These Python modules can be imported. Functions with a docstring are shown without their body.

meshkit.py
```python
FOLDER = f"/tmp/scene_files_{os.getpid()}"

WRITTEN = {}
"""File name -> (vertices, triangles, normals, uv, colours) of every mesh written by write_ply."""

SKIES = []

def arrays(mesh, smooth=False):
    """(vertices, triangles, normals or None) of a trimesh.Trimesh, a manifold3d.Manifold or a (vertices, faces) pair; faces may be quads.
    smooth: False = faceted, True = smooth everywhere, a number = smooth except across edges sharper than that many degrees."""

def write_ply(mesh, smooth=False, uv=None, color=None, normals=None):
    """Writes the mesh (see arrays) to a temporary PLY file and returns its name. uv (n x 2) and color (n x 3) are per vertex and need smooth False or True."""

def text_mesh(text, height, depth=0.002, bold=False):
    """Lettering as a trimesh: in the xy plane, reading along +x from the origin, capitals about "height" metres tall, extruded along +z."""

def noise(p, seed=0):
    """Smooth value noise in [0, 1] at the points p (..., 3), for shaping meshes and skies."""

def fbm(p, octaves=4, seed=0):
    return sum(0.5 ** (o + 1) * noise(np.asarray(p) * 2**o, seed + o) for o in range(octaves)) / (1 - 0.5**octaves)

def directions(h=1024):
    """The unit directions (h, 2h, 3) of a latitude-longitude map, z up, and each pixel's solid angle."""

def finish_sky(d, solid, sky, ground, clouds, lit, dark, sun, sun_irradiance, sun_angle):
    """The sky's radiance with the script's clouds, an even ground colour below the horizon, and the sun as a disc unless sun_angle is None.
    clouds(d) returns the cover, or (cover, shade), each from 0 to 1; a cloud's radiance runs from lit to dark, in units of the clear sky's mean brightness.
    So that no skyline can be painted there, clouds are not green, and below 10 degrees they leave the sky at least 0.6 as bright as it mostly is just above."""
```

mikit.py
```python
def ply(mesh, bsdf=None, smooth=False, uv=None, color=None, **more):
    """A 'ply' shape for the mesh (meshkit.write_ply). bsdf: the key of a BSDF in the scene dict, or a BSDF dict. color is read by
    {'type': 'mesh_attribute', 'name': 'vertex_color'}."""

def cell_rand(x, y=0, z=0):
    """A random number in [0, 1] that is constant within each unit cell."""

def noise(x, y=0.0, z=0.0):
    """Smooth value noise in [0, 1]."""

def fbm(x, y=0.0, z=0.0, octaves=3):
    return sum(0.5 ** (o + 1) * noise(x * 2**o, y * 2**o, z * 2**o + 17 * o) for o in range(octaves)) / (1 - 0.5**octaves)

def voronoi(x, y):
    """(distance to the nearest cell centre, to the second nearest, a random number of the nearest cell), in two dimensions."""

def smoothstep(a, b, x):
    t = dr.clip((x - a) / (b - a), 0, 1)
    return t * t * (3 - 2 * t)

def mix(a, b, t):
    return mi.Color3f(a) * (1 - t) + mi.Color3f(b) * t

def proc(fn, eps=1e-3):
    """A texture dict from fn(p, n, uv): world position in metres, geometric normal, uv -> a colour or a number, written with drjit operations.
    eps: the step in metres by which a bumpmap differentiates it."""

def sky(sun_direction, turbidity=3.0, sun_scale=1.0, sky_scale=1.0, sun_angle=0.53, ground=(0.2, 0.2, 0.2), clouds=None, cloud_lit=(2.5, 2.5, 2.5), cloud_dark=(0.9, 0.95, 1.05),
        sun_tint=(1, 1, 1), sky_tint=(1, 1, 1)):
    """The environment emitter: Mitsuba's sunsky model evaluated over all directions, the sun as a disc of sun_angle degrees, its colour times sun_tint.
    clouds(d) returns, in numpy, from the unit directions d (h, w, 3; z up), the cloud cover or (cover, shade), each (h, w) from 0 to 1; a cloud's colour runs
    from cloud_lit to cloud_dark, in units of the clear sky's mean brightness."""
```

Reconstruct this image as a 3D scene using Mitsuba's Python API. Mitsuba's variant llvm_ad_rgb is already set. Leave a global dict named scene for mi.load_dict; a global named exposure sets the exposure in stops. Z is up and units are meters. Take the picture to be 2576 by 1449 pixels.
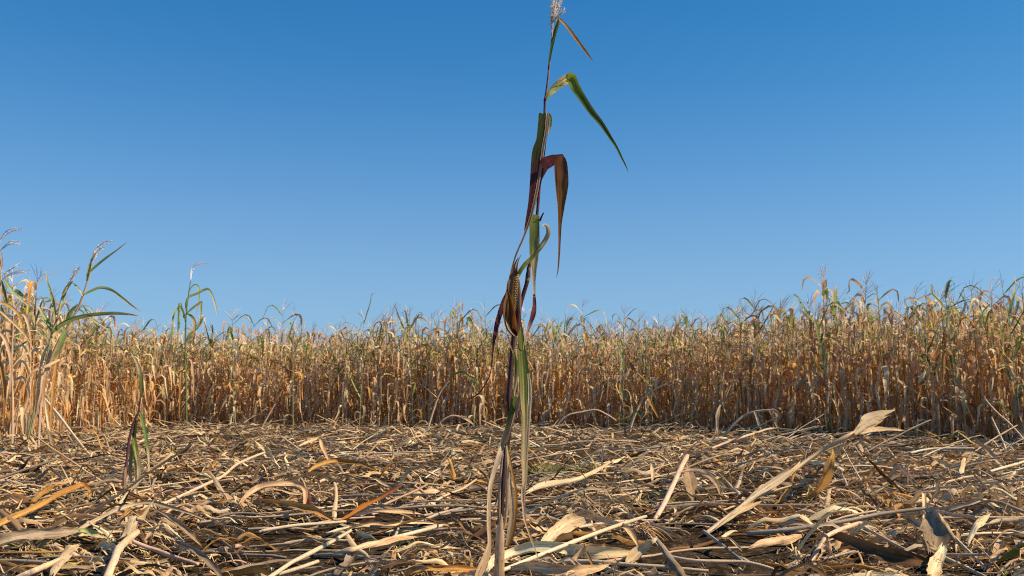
import math, random
import numpy as np, trimesh, drjit as dr, mitsuba as mi
import mikit, meshkit

T = mi.ScalarTransform4f
# ------------------------------------------------------------------ camera, sky, exposure
EYE = np.array([0.0, 0.0, 0.78])
FPX, CX, CY, HORIZON = 2231.0, 1288.0, 724.5, 980.0        # focal length, image centre and horizon of a 2576 px wide picture
PITCH = math.atan((HORIZON - CY) / FPX)
FWD = np.array([0.0, math.cos(PITCH), math.sin(PITCH)])
UP = np.array([0.0, -math.sin(PITCH), math.cos(PITCH)])
SUN_AZ, SUN_EL = math.radians(97.0), math.radians(42.0)     # to the right of the view direction
SUN = [math.sin(SUN_AZ) * math.cos(SUN_EL), math.cos(SUN_AZ) * math.cos(SUN_EL), math.sin(SUN_EL)]
exposure = 1.3
scene = {
    "type": "scene",
    "camera": {"type": "thinlens", "aperture_radius": 0.002, "focus_distance": 3.6, "fov": math.degrees(2 * math.atan(1288.0 / FPX)), "fov_axis": "x", "near_clip": 0.05, "far_clip": 3000.0,
               "to_world": T().look_at(origin=EYE.tolist(), target=(EYE + FWD).tolist(), up=[0, 0, 1])},
    # clear sky that pales towards the horizon all round
    "sky_light": mikit.sky(SUN, turbidity=2.6, ground=(0.16, 0.12, 0.08), sun_scale=1.85, sun_tint=(1.04, 1.0, 0.93), sky_scale=1.13, sky_tint=(0.25, 1.03, 1.46), cloud_lit=(2.45, 2.45, 2.6),
                           clouds=lambda d: 0.42 * np.exp(-(np.degrees(np.arcsin(np.clip(d[..., 2], 0, 1))) / 13.0) ** 2)),
}
labels = {}
rng = np.random.default_rng(11)
random.seed(11)

# ------------------------------------------------------------------ materials
# uv carries: u = piece number + position across, v = tone row + position along
TONES = np.array([
    # base rgb          tip rgb           where the tip tone starts
    [.53, .40, .25,     .46, .315, .175,  .6],    # 0 straw
    [.58, .475, .325,   .50, .385, .24,   .6],    # 1 bleached
    [.46, .27, .095,    .36, .19, .06,    .5],    # 2 orange brown
    [.38, .315, .235,   .28, .22, .155,   .5],    # 3 weathered grey
    [.20, .125, .065,   .14, .085, .05,   .5],    # 4 dark brown
    [.095, .165, .045,  .15, .19, .05,    .8],    # 5 green
    [.11, .18, .06,     .50, .37, .20,    .6],    # 6 green, dry tip
    [.27, .29, .07,     .45, .34, .13,    .5],    # 7 yellow green
    [.11, .04, .05,     .08, .03, .035,   .5],    # 8 purple
    [.55, .39, .29,     .50, .34, .22,    .5],    # 9 pinkish
    [.66, .54, .45,     .58, .46, .37,    .5],    # 10 tassel
    [.26, .30, .14,     .46, .37, .20,    .7],   # 11 pale grey green
    [.032, .014, .018,  .05, .02, .022,   .6],    # 12 nearly black purple
    [.055, .085, .03,   .10, .12, .03,    .6],    # 13 deep green
    [.135, .165, .045,  .46, .36, .20,    .55],   # 14 green turning tan
    [.12, .05, .04,     .29, .12, .03,    .25],   # 15 purple turning rust
    [.24, .165, .05,    .29, .20, .06,    .5],    # 16 kernels
    [.13, .05, .055,    .46, .29, .22,    .55],   # 17 purple turning pinkish tan
    [.60, .435, .29,    .52, .365, .215,  .5],    # 18 warm tan husk
    [.27, .36, .045,    .115, .17, .05,   .2],    # 19 bright green turning deep
    [.24, .31, .11,     .46, .38, .19,    .75],   # 20 light yellowish green
    [.055, .075, .03,   .085, .035, .04,  .42],   # 21 deep green turning purple
    [.84, .75, .68,     .80, .68, .60,    .5],    # 22 whitish tassel
    [.10, .045, .03,    .20, .09, .028,   .3],    # 23 dark red brown
])


def tone_parts(uv):
    cols = [mi.Float(TONES[:, k].astype(np.float32)) for k in range(7)]
    piece, row = dr.floor(uv.x), dr.floor(uv.y)
    a, l = uv.x - piece, uv.y - row
    i = mi.UInt32(dr.clip(row, 0, len(TONES) - 1))
    g = [dr.gather(mi.Float, c, i) for c in cols]
    return piece, row, a, l, mi.Color3f(g[0], g[1], g[2]), mi.Color3f(g[3], g[4], g[5]), g[6]


def leaf_colour(p, n, uv):
    piece, row, a, l, base, tip, start = tone_parts(uv)
    streak = 0.6 * mikit.noise(a * 15.0 + piece * 5.3, l * 2.2, piece * 1.7) + 0.4 * mikit.noise(a * 38.0 + piece * 2.3, l * 3.0, piece * 0.7)
    blotch = mikit.noise(a * 2.5 + piece, l * 7.0, piece * 3.1 + 4.0)
    t = mikit.smoothstep(start - 0.22, start + 0.22, l + (streak - 0.5) * 0.45 + (blotch - 0.5) * 0.3)
    c = base * (1 - t) + tip * t
    c *= 0.52 + 0.62 * streak + 0.40 * blotch
    rib = 1 - mikit.smoothstep(0.02, 0.075, dr.abs(a - 0.5))
    c = c * (1 + 0.3 * rib)
    mould = mikit.smoothstep(0.72, 0.86, mikit.noise(a * 13.0 + piece * 2.0, l * 11.0, piece))
    c *= 1 - 0.4 * mould
    return dr.clip(mi.Color3f(c) * (0.74 + 0.8 * mikit.cell_rand(piece, row, 3)), 0.004, 0.85)


def crop_colour(p, n, uv):
    return dr.minimum(leaf_colour(p, n, uv) * mi.Color3f(1.24, 1.18, 1.16), 0.85)


def litter_colour(p, n, uv):
    return dr.minimum(leaf_colour(p, n, uv) * mi.Color3f(0.92, 0.88, 0.83), 0.7)


def stalk_colour(p, n, uv):
    piece, row, a, l, base, tip, start = tone_parts(uv)
    streak = mikit.noise(a * 11.0 + piece * 5.3, l * 6.0, piece * 1.7)
    blotch = mikit.noise(a * 3.0 + piece, l * 15.0, piece * 3.1 + 9.0)
    t = mikit.smoothstep(start - 0.3, start + 0.3, l + (blotch - 0.5) * 0.5)
    c = (base * (1 - t) + tip * t) * (0.66 + 0.35 * streak + 0.34 * blotch)
    return mi.Color3f(dr.clip(c, 0.004, 0.85)) * (0.85 + 0.3 * mikit.cell_rand(piece, row, 5))


def soil_colour(p, n, uv):
    f = mikit.fbm(p.x * 2.1, p.y * 2.1, 0.0, 4)
    g = mikit.noise(p.x * 41.0, p.y * 41.0, 3.0)
    h = mikit.noise(p.x * 130.0, p.y * 130.0, 7.0)
    c = mikit.mix((0.022, 0.016, 0.011), (0.060, 0.044, 0.030), mikit.smoothstep(0.3, 0.75, 0.6 * f + 0.4 * g))
    straw = mikit.smoothstep(0.72, 0.8, h) * mikit.smoothstep(0.35, 0.6, g)
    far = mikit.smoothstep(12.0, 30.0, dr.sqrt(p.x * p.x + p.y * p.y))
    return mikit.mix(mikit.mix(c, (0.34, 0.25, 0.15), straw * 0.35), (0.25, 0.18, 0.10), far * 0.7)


scene["leaf_material"] = {"type": "principledthin", "base_color": mikit.proc(leaf_colour), "roughness": 0.55, "diff_trans": 1.0, "eta": 1.33}
scene["crop_material"] = {"type": "principledthin", "base_color": mikit.proc(crop_colour), "roughness": 0.55, "diff_trans": 0.8, "eta": 1.33}
scene["litter_material"] = {"type": "principledthin", "base_color": mikit.proc(litter_colour), "roughness": 0.45, "diff_trans": 0.22, "eta": 1.4}
scene["stalk_material"] = {"type": "twosided", "bsdf": {"type": "principled", "base_color": mikit.proc(stalk_colour), "roughness": 0.5, "specular": 0.35}}
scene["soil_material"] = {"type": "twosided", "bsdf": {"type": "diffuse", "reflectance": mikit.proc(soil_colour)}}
LEAF, STALK, LITTER, CROP = "leaf_material", "stalk_material", "litter_material", "crop_material"

# ------------------------------------------------------------------ helpers
counts = {}
piece_no = [0]


def fresh():
    piece_no[0] = (piece_no[0] * 7 + 13) % 251
    return piece_no[0]


def numbered(name):
    k = counts.get(name, 0)
    counts[name] = k + 1
    return name if k == 0 else f"{name}_{k:03d}"


def thing(name, label, category, group=None):
    key = numbered(name)
    labels[key] = {"label": label, "category": category}
    if group:
        labels[key]["group"] = group
    return key


def put(key, mesh, mat, smooth=True, place=None):
    v, f, uv = mesh
    scene[key] = mikit.ply((v, f), mat, smooth=smooth, uv=uv)
    if place is not None:
        scene[key]["to_world"] = place


def part(holder, name, mesh, mat, smooth=True, place=None):
    key = numbered(holder + "__" + name)
    put(key, mesh, mat, smooth, place)
    return key


def join(meshes):
    at, vs, fs, us = 0, [], [], []
    for v, f, u in meshes:
        vs.append(v); fs.append(f + at); us.append(u)
        at += len(v)
    return np.vstack(vs), np.vstack(fs), np.vstack(us)


def moved(mesh, x, y, z, yaw=0.0, s=1.0):
    v, f, u = mesh
    c, q = math.cos(yaw) * s, math.sin(yaw) * s
    return np.stack([v[:, 0] * c - v[:, 1] * q + x, v[:, 0] * q + v[:, 1] * c + y, v[:, 2] * s + z], 1), f, u


def unit(a):
    return a / np.maximum(np.linalg.norm(a, axis=-1, keepdims=True), 1e-9)


def ground_z(x, y):
    x, y = np.asarray(x, float), np.asarray(y, float)
    p = np.stack([x * 1.3, y * 1.3, x * 0], -1)
    q = np.stack([x * 5.0, y * 5.0, x * 0 + 5], -1)
    fade = np.clip(1 - np.hypot(x, y) / 60.0, 0, 1)
    return (0.07 * (meshkit.fbm(p, 3, 3) - 0.5) + 0.045 * (meshkit.fbm(q, 2, 8) - 0.5)) * fade


def ribbons(P, W, side, twist=None, fold=None, m=5, ripple=None, tone=0, phase=None, fray=0.0):
    """Leaf blades: P (b,n,3) centre lines, W (b,n) widths, side (b,3) or (b,n,3), twist (b,n), fold (b,) or (b,n) -> joined (v, f, uv)."""
    b, n, _ = P.shape
    Tn = unit(np.gradient(P, axis=1))
    side = np.broadcast_to(side[:, None] if side.ndim == 2 else side, P.shape)
    S = unit(side - Tn * (side * Tn).sum(-1, keepdims=True))
    N = np.cross(Tn, S)
    if twist is not None:
        c, s = np.cos(twist)[..., None], np.sin(twist)[..., None]
        S, N = S * c + N * s, N * c - S * s
    a = np.linspace(-1, 1, m)
    fold = np.zeros((b, n)) if fold is None else np.broadcast_to(fold[:, None] if fold.ndim == 1 else fold, (b, n))
    # the blade bends about its length: an arc of total angle 2*fold
    ang = fold[..., None] * a
    k = np.where(np.abs(fold) < 1e-3, 1e-3, fold)[..., None]
    off_s, off_n = np.sin(k * a) / k, (1 - np.cos(k * a)) / k
    V = P[:, :, None] + (W[..., None] / 2 * off_s)[..., None] * S[:, :, None] + (W[..., None] / 2 * off_n)[..., None] * N[:, :, None]
    if ripple is not None:
        l = np.linspace(0, 1, n)[None, :, None]
        ph = (phase if phase is not None else np.zeros(b))[:, None, None]
        wob = np.sin(l * 21 + ph * 6.28 + a * 1.3) + 0.6 * np.sin(l * 27 + ph * 11.0 + a * 2.0)
        V = V + (np.broadcast_to(ripple, (b,))[:, None, None] * W[..., None] * wob * np.abs(a))[..., None] * N[:, :, None]
    if fray:
        fr = np.random.default_rng(b * 31 + n)
        k = np.array([1.0, .45, .15])[:min(3, n - 1)]
        for end in (-1, 1):
            tear = fr.uniform(-.6, 1, (b, 1, m)) * fray * W.max(1)[:, None, None] * 1.8
            rows = np.arange(len(k)) if end < 0 else n - 1 - np.arange(len(k))
            V[:, rows] += end * (tear * k[None, :, None])[..., None] * Tn[:, rows][:, :, None]
        e_ = np.cumsum(fr.normal(0, 1, (b, n + 4, 2)), 1)
        e_ = (e_[:, 4:] + e_[:, 3:-1] + e_[:, 2:-2] + e_[:, 1:-3]) / 4
        edge = (e_ - e_.mean(1, keepdims=True)) * fray * 0.09 * W[..., None]
        V[:, :, 0] += edge[..., :1] * S
        V[:, :, -1] += edge[..., 1:] * S
    i, j = np.meshgrid(np.arange(n - 1), np.arange(m - 1), indexing="ij")
    q = (i * m + j).ravel()
    F = np.vstack([np.stack([q, q + 1, q + m + 1], 1), np.stack([q, q + m + 1, q + m], 1)])
    F = (F[None] + (np.arange(b) * n * m)[:, None, None]).reshape(-1, 3)
    tone = np.broadcast_to(np.asarray(tone), (b,))
    pieces = np.array([fresh() for _ in range(b)])
    U = pieces[:, None, None] + 0.02 + 0.96 * np.broadcast_to((a + 1) / 2, (b, n, m))
    L = tone[:, None, None] + 0.02 + 0.96 * np.broadcast_to(np.linspace(0, 1, n)[:, None], (b, n, m))
    return V.reshape(-1, 3), F, np.stack([U.ravel(), L.ravel()], 1)


def tube(P, R, sides=6, tone=0, cap=True):
    P, R = np.asarray(P, float), np.broadcast_to(np.asarray(R, float), (len(P),))
    n = len(P)
    Tn = unit(np.gradient(P, axis=0))
    ref = np.array([0.0, 0, 1]) if abs(Tn[0][2]) < 0.8 else np.array([1.0, 0, 0])
    S = []
    s = np.cross(ref, Tn[0])
    for t in Tn:
        s = s - t * (s @ t)
        s = s / max(np.linalg.norm(s), 1e-9)
        S.append(s)
    S = np.array(S); N = np.cross(Tn, S)
    a = np.linspace(0, 2 * np.pi, sides + 1)
    V = P[:, None] + R[:, None, None] * (np.cos(a)[None, :, None] * S[:, None] + np.sin(a)[None, :, None] * N[:, None])
    m = sides + 1
    i, j = np.meshgrid(np.arange(n - 1), np.arange(sides), indexing="ij")
    q = (i * m + j).ravel()
    F = np.vstack([np.stack([q, q + 1, q + m + 1], 1), np.stack([q, q + m + 1, q + m], 1)])
    u = fresh() + 0.02 + 0.96 * np.broadcast_to(np.linspace(0, 1, m), (n, m))
    l = tone + 0.02 + 0.96 * np.broadcast_to(np.linspace(0, 1, n)[:, None], (n, m))
    V, UV = V.reshape(-1, 3), np.stack([u.ravel(), l.ravel()], 1)
    if cap:
        c = len(V)
        V = np.vstack([V, P[:1], P[-1:]])
        UV = np.vstack([UV, UV[:1], UV[c - 1:c]])
        k = np.arange(sides)
        F = np.vstack([F, np.stack([k + 1, k, np.full(sides, c)], 1), np.stack([(n - 1) * m + k, (n - 1) * m + k + 1, np.full(sides, c + 1)], 1)])
    return V, F, UV


def curve(points, n):
    """A smooth line through the points (rows of any width), n rows evenly spaced by length of the first three columns."""
    p = np.asarray(points, float)
    if len(p) == 2:
        return p[0] + (p[1] - p[0]) * np.linspace(0, 1, n)[:, None]
    d = np.concatenate([[0], np.cumsum(np.maximum(np.linalg.norm(np.diff(p[:, :3], axis=0), axis=1), 1e-6))])
    from scipy.interpolate import PchipInterpolator
    return PchipInterpolator(d, p, axis=0)(np.linspace(0, d[-1], n))


def ray(px, py):
    d = FWD * FPX + np.array([1.0, 0, 0]) * (px - CX) - UP * (py - CY)
    return d / d[1]


def at(px, py, depth):
    """The point that far ahead of the camera which the photograph shows there (measured in a 2576 px wide view)."""
    return EYE + ray(px, py) * depth


def on_ground(px, py, z):
    d = ray(px, py)
    return EYE + d * ((z - EYE[2]) / d[2])


def blade(rows, tone, fold=0.5, twist=(0, 0), n=28, m=7, ripple=0.02, depth=None, fray=0.1):
    """A leaf measured in the photograph: rows of (px, py, width px, metres ahead or height above the ground)."""
    pts = []
    for r in rows:
        w = r[3]
        p = at(r[0], r[1], w) if depth is None else on_ground(r[0], r[1], w)
        pts.append([*p, r[2] / FPX * p[1]])
    c = curve(pts, n)
    P, W = c[None, :, :3], c[None, :, 3] * (1 + 0.18 * abs(fold))
    view = unit(P - EYE)
    Tn = unit(np.gradient(P, axis=1))
    S = unit(np.cross(Tn, view))
    # keep the side from flipping where the line turns
    for k in range(1, S.shape[1]):
        if (S[0, k] * S[0, k - 1]).sum() < 0:
            S[0, k] *= -1
    # a positive twist turns the face of the blade up and towards the sun
    tw = np.linspace(twist[0], twist[1], n)[None] * (-1 if (S[0].mean(0) @ (np.array(SUN) + [0, 0, 0.3])) > 0 else 1)
    return ribbons(P, W, S, tw, np.array([fold]), m, np.array([ripple]), tone, np.array([(rows[0][0] % 97) / 97.0]), fray)


def stem(rows, tone, sides=8, n=30, ground=False, nodes=()):
    pts = []
    for r in rows:
        p = on_ground(r[0], r[1], r[3]) if ground else at(r[0], r[1], r[3])
        pts.append([*p, r[2] / FPX * p[1] / 2])
    c = curve(pts, n)
    R = c[:, 3].copy()
    l = np.linspace(0, 1, n)
    for k in nodes:
        R *= 1 + 0.3 * np.exp(-((l - k) / 0.012) ** 2)
    return tube(c[:, :3], R, sides, tone)


# ------------------------------------------------------------------ the ground
def spread(lo, hi, dense, n):
    t = np.linspace(-1, 1, n)
    s = np.sinh(t * 5.2) / np.sinh(5.2)
    return np.where(s < 0, -s * lo, s * hi)


gx = np.unique(np.concatenate([np.linspace(-11, 11, 331), -np.geomspace(11.5, 1600, 30), np.geomspace(11.5, 1600, 30)]))
gy = np.unique(np.concatenate([np.linspace(1.5, 22, 330), np.linspace(-8, 1.3, 18), -np.geomspace(9, 300, 10), np.geomspace(22.5, 1600, 36)]))
X, Y = np.meshgrid(gx, gy, indexing="xy")
Z = ground_z(X, Y)
gi, gj = np.meshgrid(np.arange(len(gy) - 1), np.arange(len(gx) - 1), indexing="ij")
gq = (gi * len(gx) + gj).ravel()
gf = np.vstack([np.stack([gq, gq + 1, gq + len(gx) + 1], 1), np.stack([gq, gq + len(gx) + 1, gq + len(gx)], 1)])
scene["ground"] = mikit.ply((np.stack([X.ravel(), Y.ravel(), Z.ravel()], 1), gf), "soil_material", smooth=True)
labels["ground"] = {"label": "dark bare soil of the harvested field under the litter", "kind": "structure"}


# ------------------------------------------------------------------ corn plants of the standing crop
def leaf_line(r, base, azim, length, e0, droop_at, n, end=-1.45, wander=0.5):
    s = np.linspace(0, 1, n)
    t = np.clip((s - droop_at + 0.28) / 0.42, 0, 1)
    t = t * t * (3 - 2 * t)
    el = e0 + (end - e0) * t + r.normal(0, 0.10, n).cumsum() * 0.35
    az = azim + wander * (s ** 1.5) * r.normal() + r.normal(0, 0.12, n).cumsum() * 0.4
    for _ in range(2):          # dry blades are snapped here and there
        if r.uniform() < 0.6:
            k = r.uniform(0.2, 0.85)
            az = az + np.where(s > k, r.normal(0, 0.9), 0)
            el = el + np.where(s > k, r.normal(0, 0.45), 0)
    d = np.stack([np.cos(el) * np.cos(az), np.cos(el) * np.sin(az), np.sin(el)], 1)
    step = length / (n - 1)
    return base + np.vstack([[0, 0, 0], (d[:-1] * step).cumsum(0)])


def leaf_width(n, w, blunt=0.25):
    s = np.linspace(0, 1, n)
    return w * np.clip(0.45 + s / blunt * 0.55, 0, 1) * np.clip(1.03 - s, 0.02, 1) ** 0.6


def corn(seed, height, tall_green=0.0, leaves=12, n=9, m=3, tassel=True, ear=True, big=1.0):
    """Parts of one standing plant: a list of (name, mesh, material)."""
    r = np.random.default_rng(seed)
    out = []
    z = np.linspace(0, height, 9)
    lean = r.normal(0, 0.05, 2)
    bend = r.normal(0, 0.05, 2)
    sx = lean[0] * z + bend[0] * (z / height) ** 2.5 * height * 0.5
    sy = lean[1] * z + bend[1] * (z / height) ** 2.5 * height * 0.5
    S = np.stack([sx, sy, z - 0.03], 1)
    stone = 11 if tall_green > 0.6 else int(r.choice([0, 18, 0, 2, 18, 1]))
    out.append(("stalk", tube(S, np.linspace(0.0115, 0.004, 9), 5, stone), STALK))
    phi = r.uniform(0, 6.28)

    def on(h):
        return np.array([np.interp(h, z, sx), np.interp(h, z, sy), h - 0.03])
    for i in range(leaves):
        f = (i + 0.6 + r.uniform(-0.2, 0.2)) / leaves
        h = height * (0.10 + 0.88 * f)
        az = phi + i * math.pi + r.normal(0, 0.5)
        green = tall_green * (0.25 + 0.9 * f) > r.uniform(0.15, 1.0) or r.uniform() < 0.03 * f
        if green:
            line = leaf_line(r, on(h), az, r.uniform(0.42, 0.72), r.uniform(0.6, 1.25), r.uniform(0.45, 1.1), n, -1.2, 0.3)
            w = leaf_width(n, r.uniform(0.035, 0.055) * big)
            tone, fo, tw = int(r.choice([5, 20, 6, 20, 20, 11])), r.uniform(0.4, 0.9), np.linspace(0, r.normal(0, 0.6), n)
        elif f < 0.62:
            line = leaf_line(r, on(h), az, r.uniform(0.38, 0.75), r.uniform(0.3, 1.1), r.uniform(0.08, 0.3), n, -1.5, 0.5)
            w = leaf_width(n, r.uniform(0.042, 0.092) * big)
            tone, fo, tw = int(r.choice([2, 18, 2, 0, 18, 18, 0, 1])), r.uniform(0.5, 1.4), np.linspace(0, r.normal(0, 1.6), n)
        else:
            line = leaf_line(r, on(h), az, r.uniform(0.3, 0.66), r.uniform(0.3, 1.2), r.uniform(0.12, 0.6), n, -1.45, 1.0)
            w = leaf_width(n, r.uniform(0.036, 0.078) * big)
            tone, fo, tw = int(r.choice([0, 18, 0, 1, 1, 18, 0, 7, 9, 6, 20, 2])), r.uniform(0.5, 1.3), np.linspace(0, r.normal(0, 1.8), n)
        side = np.array([[-math.sin(az), math.cos(az), 0.0]])
        out.append(("leaf", ribbons(line[None], w[None], side, tw[None], np.array([fo]), m, np.array([0.05]), tone, np.array([r.uniform()])), CROP))
    if ear and r.uniform() < 0.8:
        h = height * r.uniform(0.42, 0.56)
        az = r.uniform(0, 6.28)
        hang = r.uniform() < 0.6
        d = np.array([math.cos(az) * 0.5, math.sin(az) * 0.5, -0.85 if hang else 0.85])
        P = on(h) + np.linspace(0, 1, 7)[:, None] * d * 0.25 + np.array([math.cos(az), math.sin(az), 0]) * 0.014
        out.append(("ear", tube(P, np.array([0.006, 0.023, 0.031, 0.032, 0.027, 0.016, 0.003]), 6, int(r.choice([1, 1, 18, 1, 3]))), CROP))
    if tassel:
        top, b = S[-1], []
        lean_d = r.normal(0, 0.35, 2)
        for k in range(int(r.integers(4, 8))):
            aa, ln = r.uniform(0, 6.28), r.uniform(0.13, 0.24)
            sp = 0.0 if k == 0 else r.uniform(0.25, 0.75)
            q = np.linspace(0, 1, 5)
            out_d = np.array([math.cos(aa), math.sin(aa)]) * sp
            P = np.stack([top[0] + (out_d[0] * q + lean_d[0] * q ** 1.6) * ln, top[1] + (out_d[1] * q + lean_d[1] * q ** 1.6) * ln,
                          top[2] + 0.05 * k / 8 + (q - 0.35 * sp * q ** 2) * ln * (1.25 if k == 0 else 1)], 1)
            b.append(tube(P, np.array([0.0018, 0.0028, 0.003, 0.0026, 0.001]), 3, 10, cap=False))
        out.append(("tassel", join(b), STALK))
    return out


# outline of the cleared bay: the crop stands outside it (x, y), from left to right
EDGE = np.array([[-9.4, 8.0], [-7.5, 11.2], [-7.1, 13.0], [-8.2, 16.2], [-7.4, 19.2], [-5.8, 19.2], [-3.6, 18.4], [-1.0, 18.2], [1.2, 18.1], [3.2, 17.4], [5.2, 16.2], [6.7, 14.6], [7.8, 13.2], [8.9, 11.2], [9.7, 8.5]])
from shapely.geometry import Polygon, Point, LineString
from shapely.prepared import prep
bay = Polygon([(-9.6, -3), *map(tuple, EDGE), (9.9, -3)])
bay_in, edge_line = prep(bay), LineString(EDGE)
spots = []
r_ = np.random.default_rng(5)
for row in np.arange(8.0, 27.0, 0.62):
    for x in np.arange(-18.5, 18.5, 0.14):
        px_, py_ = x + r_.normal(0, 0.05), row + r_.normal(0, 0.07) + 0.02 * x
        if bay_in.contains(Point(px_, py_)) or abs(px_) > 0.62 * py_ + 4.6:
            continue
        dist = edge_line.distance(Point(px_, py_))
        if dist > 6.0 or r_.uniform() < 0.06:
            continue
        spots.append((dist, px_, py_))
VARIANTS = [corn(100 + k, hh, g, leaves=20) for k, (hh, g) in enumerate([(1.62, .0), (1.70, .0), (1.78, .0), (1.85, .2), (1.74, .0), (1.9, .0), (1.66, .3), (1.8, .0), (1.88, .4), (1.72, .0), (1.95, .0), (1.6, .0), (1.83, .0), (1.76, .45), (1.69, .0), (1.92, .2)])]
LIGHT = [[(n_, m_, t_) for n_, m_, t_ in corn(300 + k, 1.6 + 0.03 * k, 0.02 + 0.05 * (k % 4), leaves=16, n=7)] for k in range(10)]


def crop_height(x, y):
    """The crop is taller on the right and at the left corner, shorter along the back."""
    return 1.11 + 0.11 * np.clip((x - 2.5) / 4.0, 0, 1) + 0.03 * np.clip((-6.6 - x) / 0.8, 0, 1) * (y < 16)


# the plants that show largest: first rows within the picture
seen = sorted((s for s in spots if abs(s[1]) < 0.585 * s[2] + 0.1), key=lambda s: s[0])[:290]
seen_set = set(seen)
SECTION = [
    (lambda x, y: x < -4.2, "dry tan corn plant at the edge of the uncut crop, left part", "dry corn plants along the left of the crop edge"),
    (lambda x, y: x < 3.0, "dry tan corn plant at the straight edge of the uncut crop, middle", "dry corn plants along the middle of the crop edge"),
    (lambda x, y: True, "dry rust brown corn plant at the taller crop edge on the right", "dry corn plants along the right of the crop edge"),
]
stock = {}
for i, (dist, x, y) in enumerate(seen):
    k = int(r_.integers(len(VARIANTS)))
    s = crop_height(x, y) * r_.uniform(0.86, 1.12) * (0.86 + 0.28 * float(meshkit.noise(np.array([[x * 0.8, y * 0.8, 2.0]]))[0]))
    place = T().translate([float(x), float(y), float(ground_z(x, y))]).rotate([0, 0, 1], float(r_.uniform(0, 360))).scale(float(s))
    _, lab, grp = next(q for q in SECTION if q[0](x, y))
    if k in (3, 6, 8, 13, 15):
        lab, grp = lab.replace("corn plant", "corn plant with some green leaves", 1).replace("dry tan ", "tan ").replace("dry rust brown ", "rust brown "), grp + ", with some green leaves"
    t = thing("corn_plant", lab, "corn plant", grp)
    for j, (nm, me, ma) in enumerate(VARIANTS[k]):
        if (k, j) not in stock:
            stock[k, j] = mikit.ply((me[0], me[1]), ma, smooth=True, uv=me[2])
        scene[numbered(t + "__" + nm)] = {**stock[k, j], "to_world": place}
rest_leaf, rest_stalk = [], []
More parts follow.
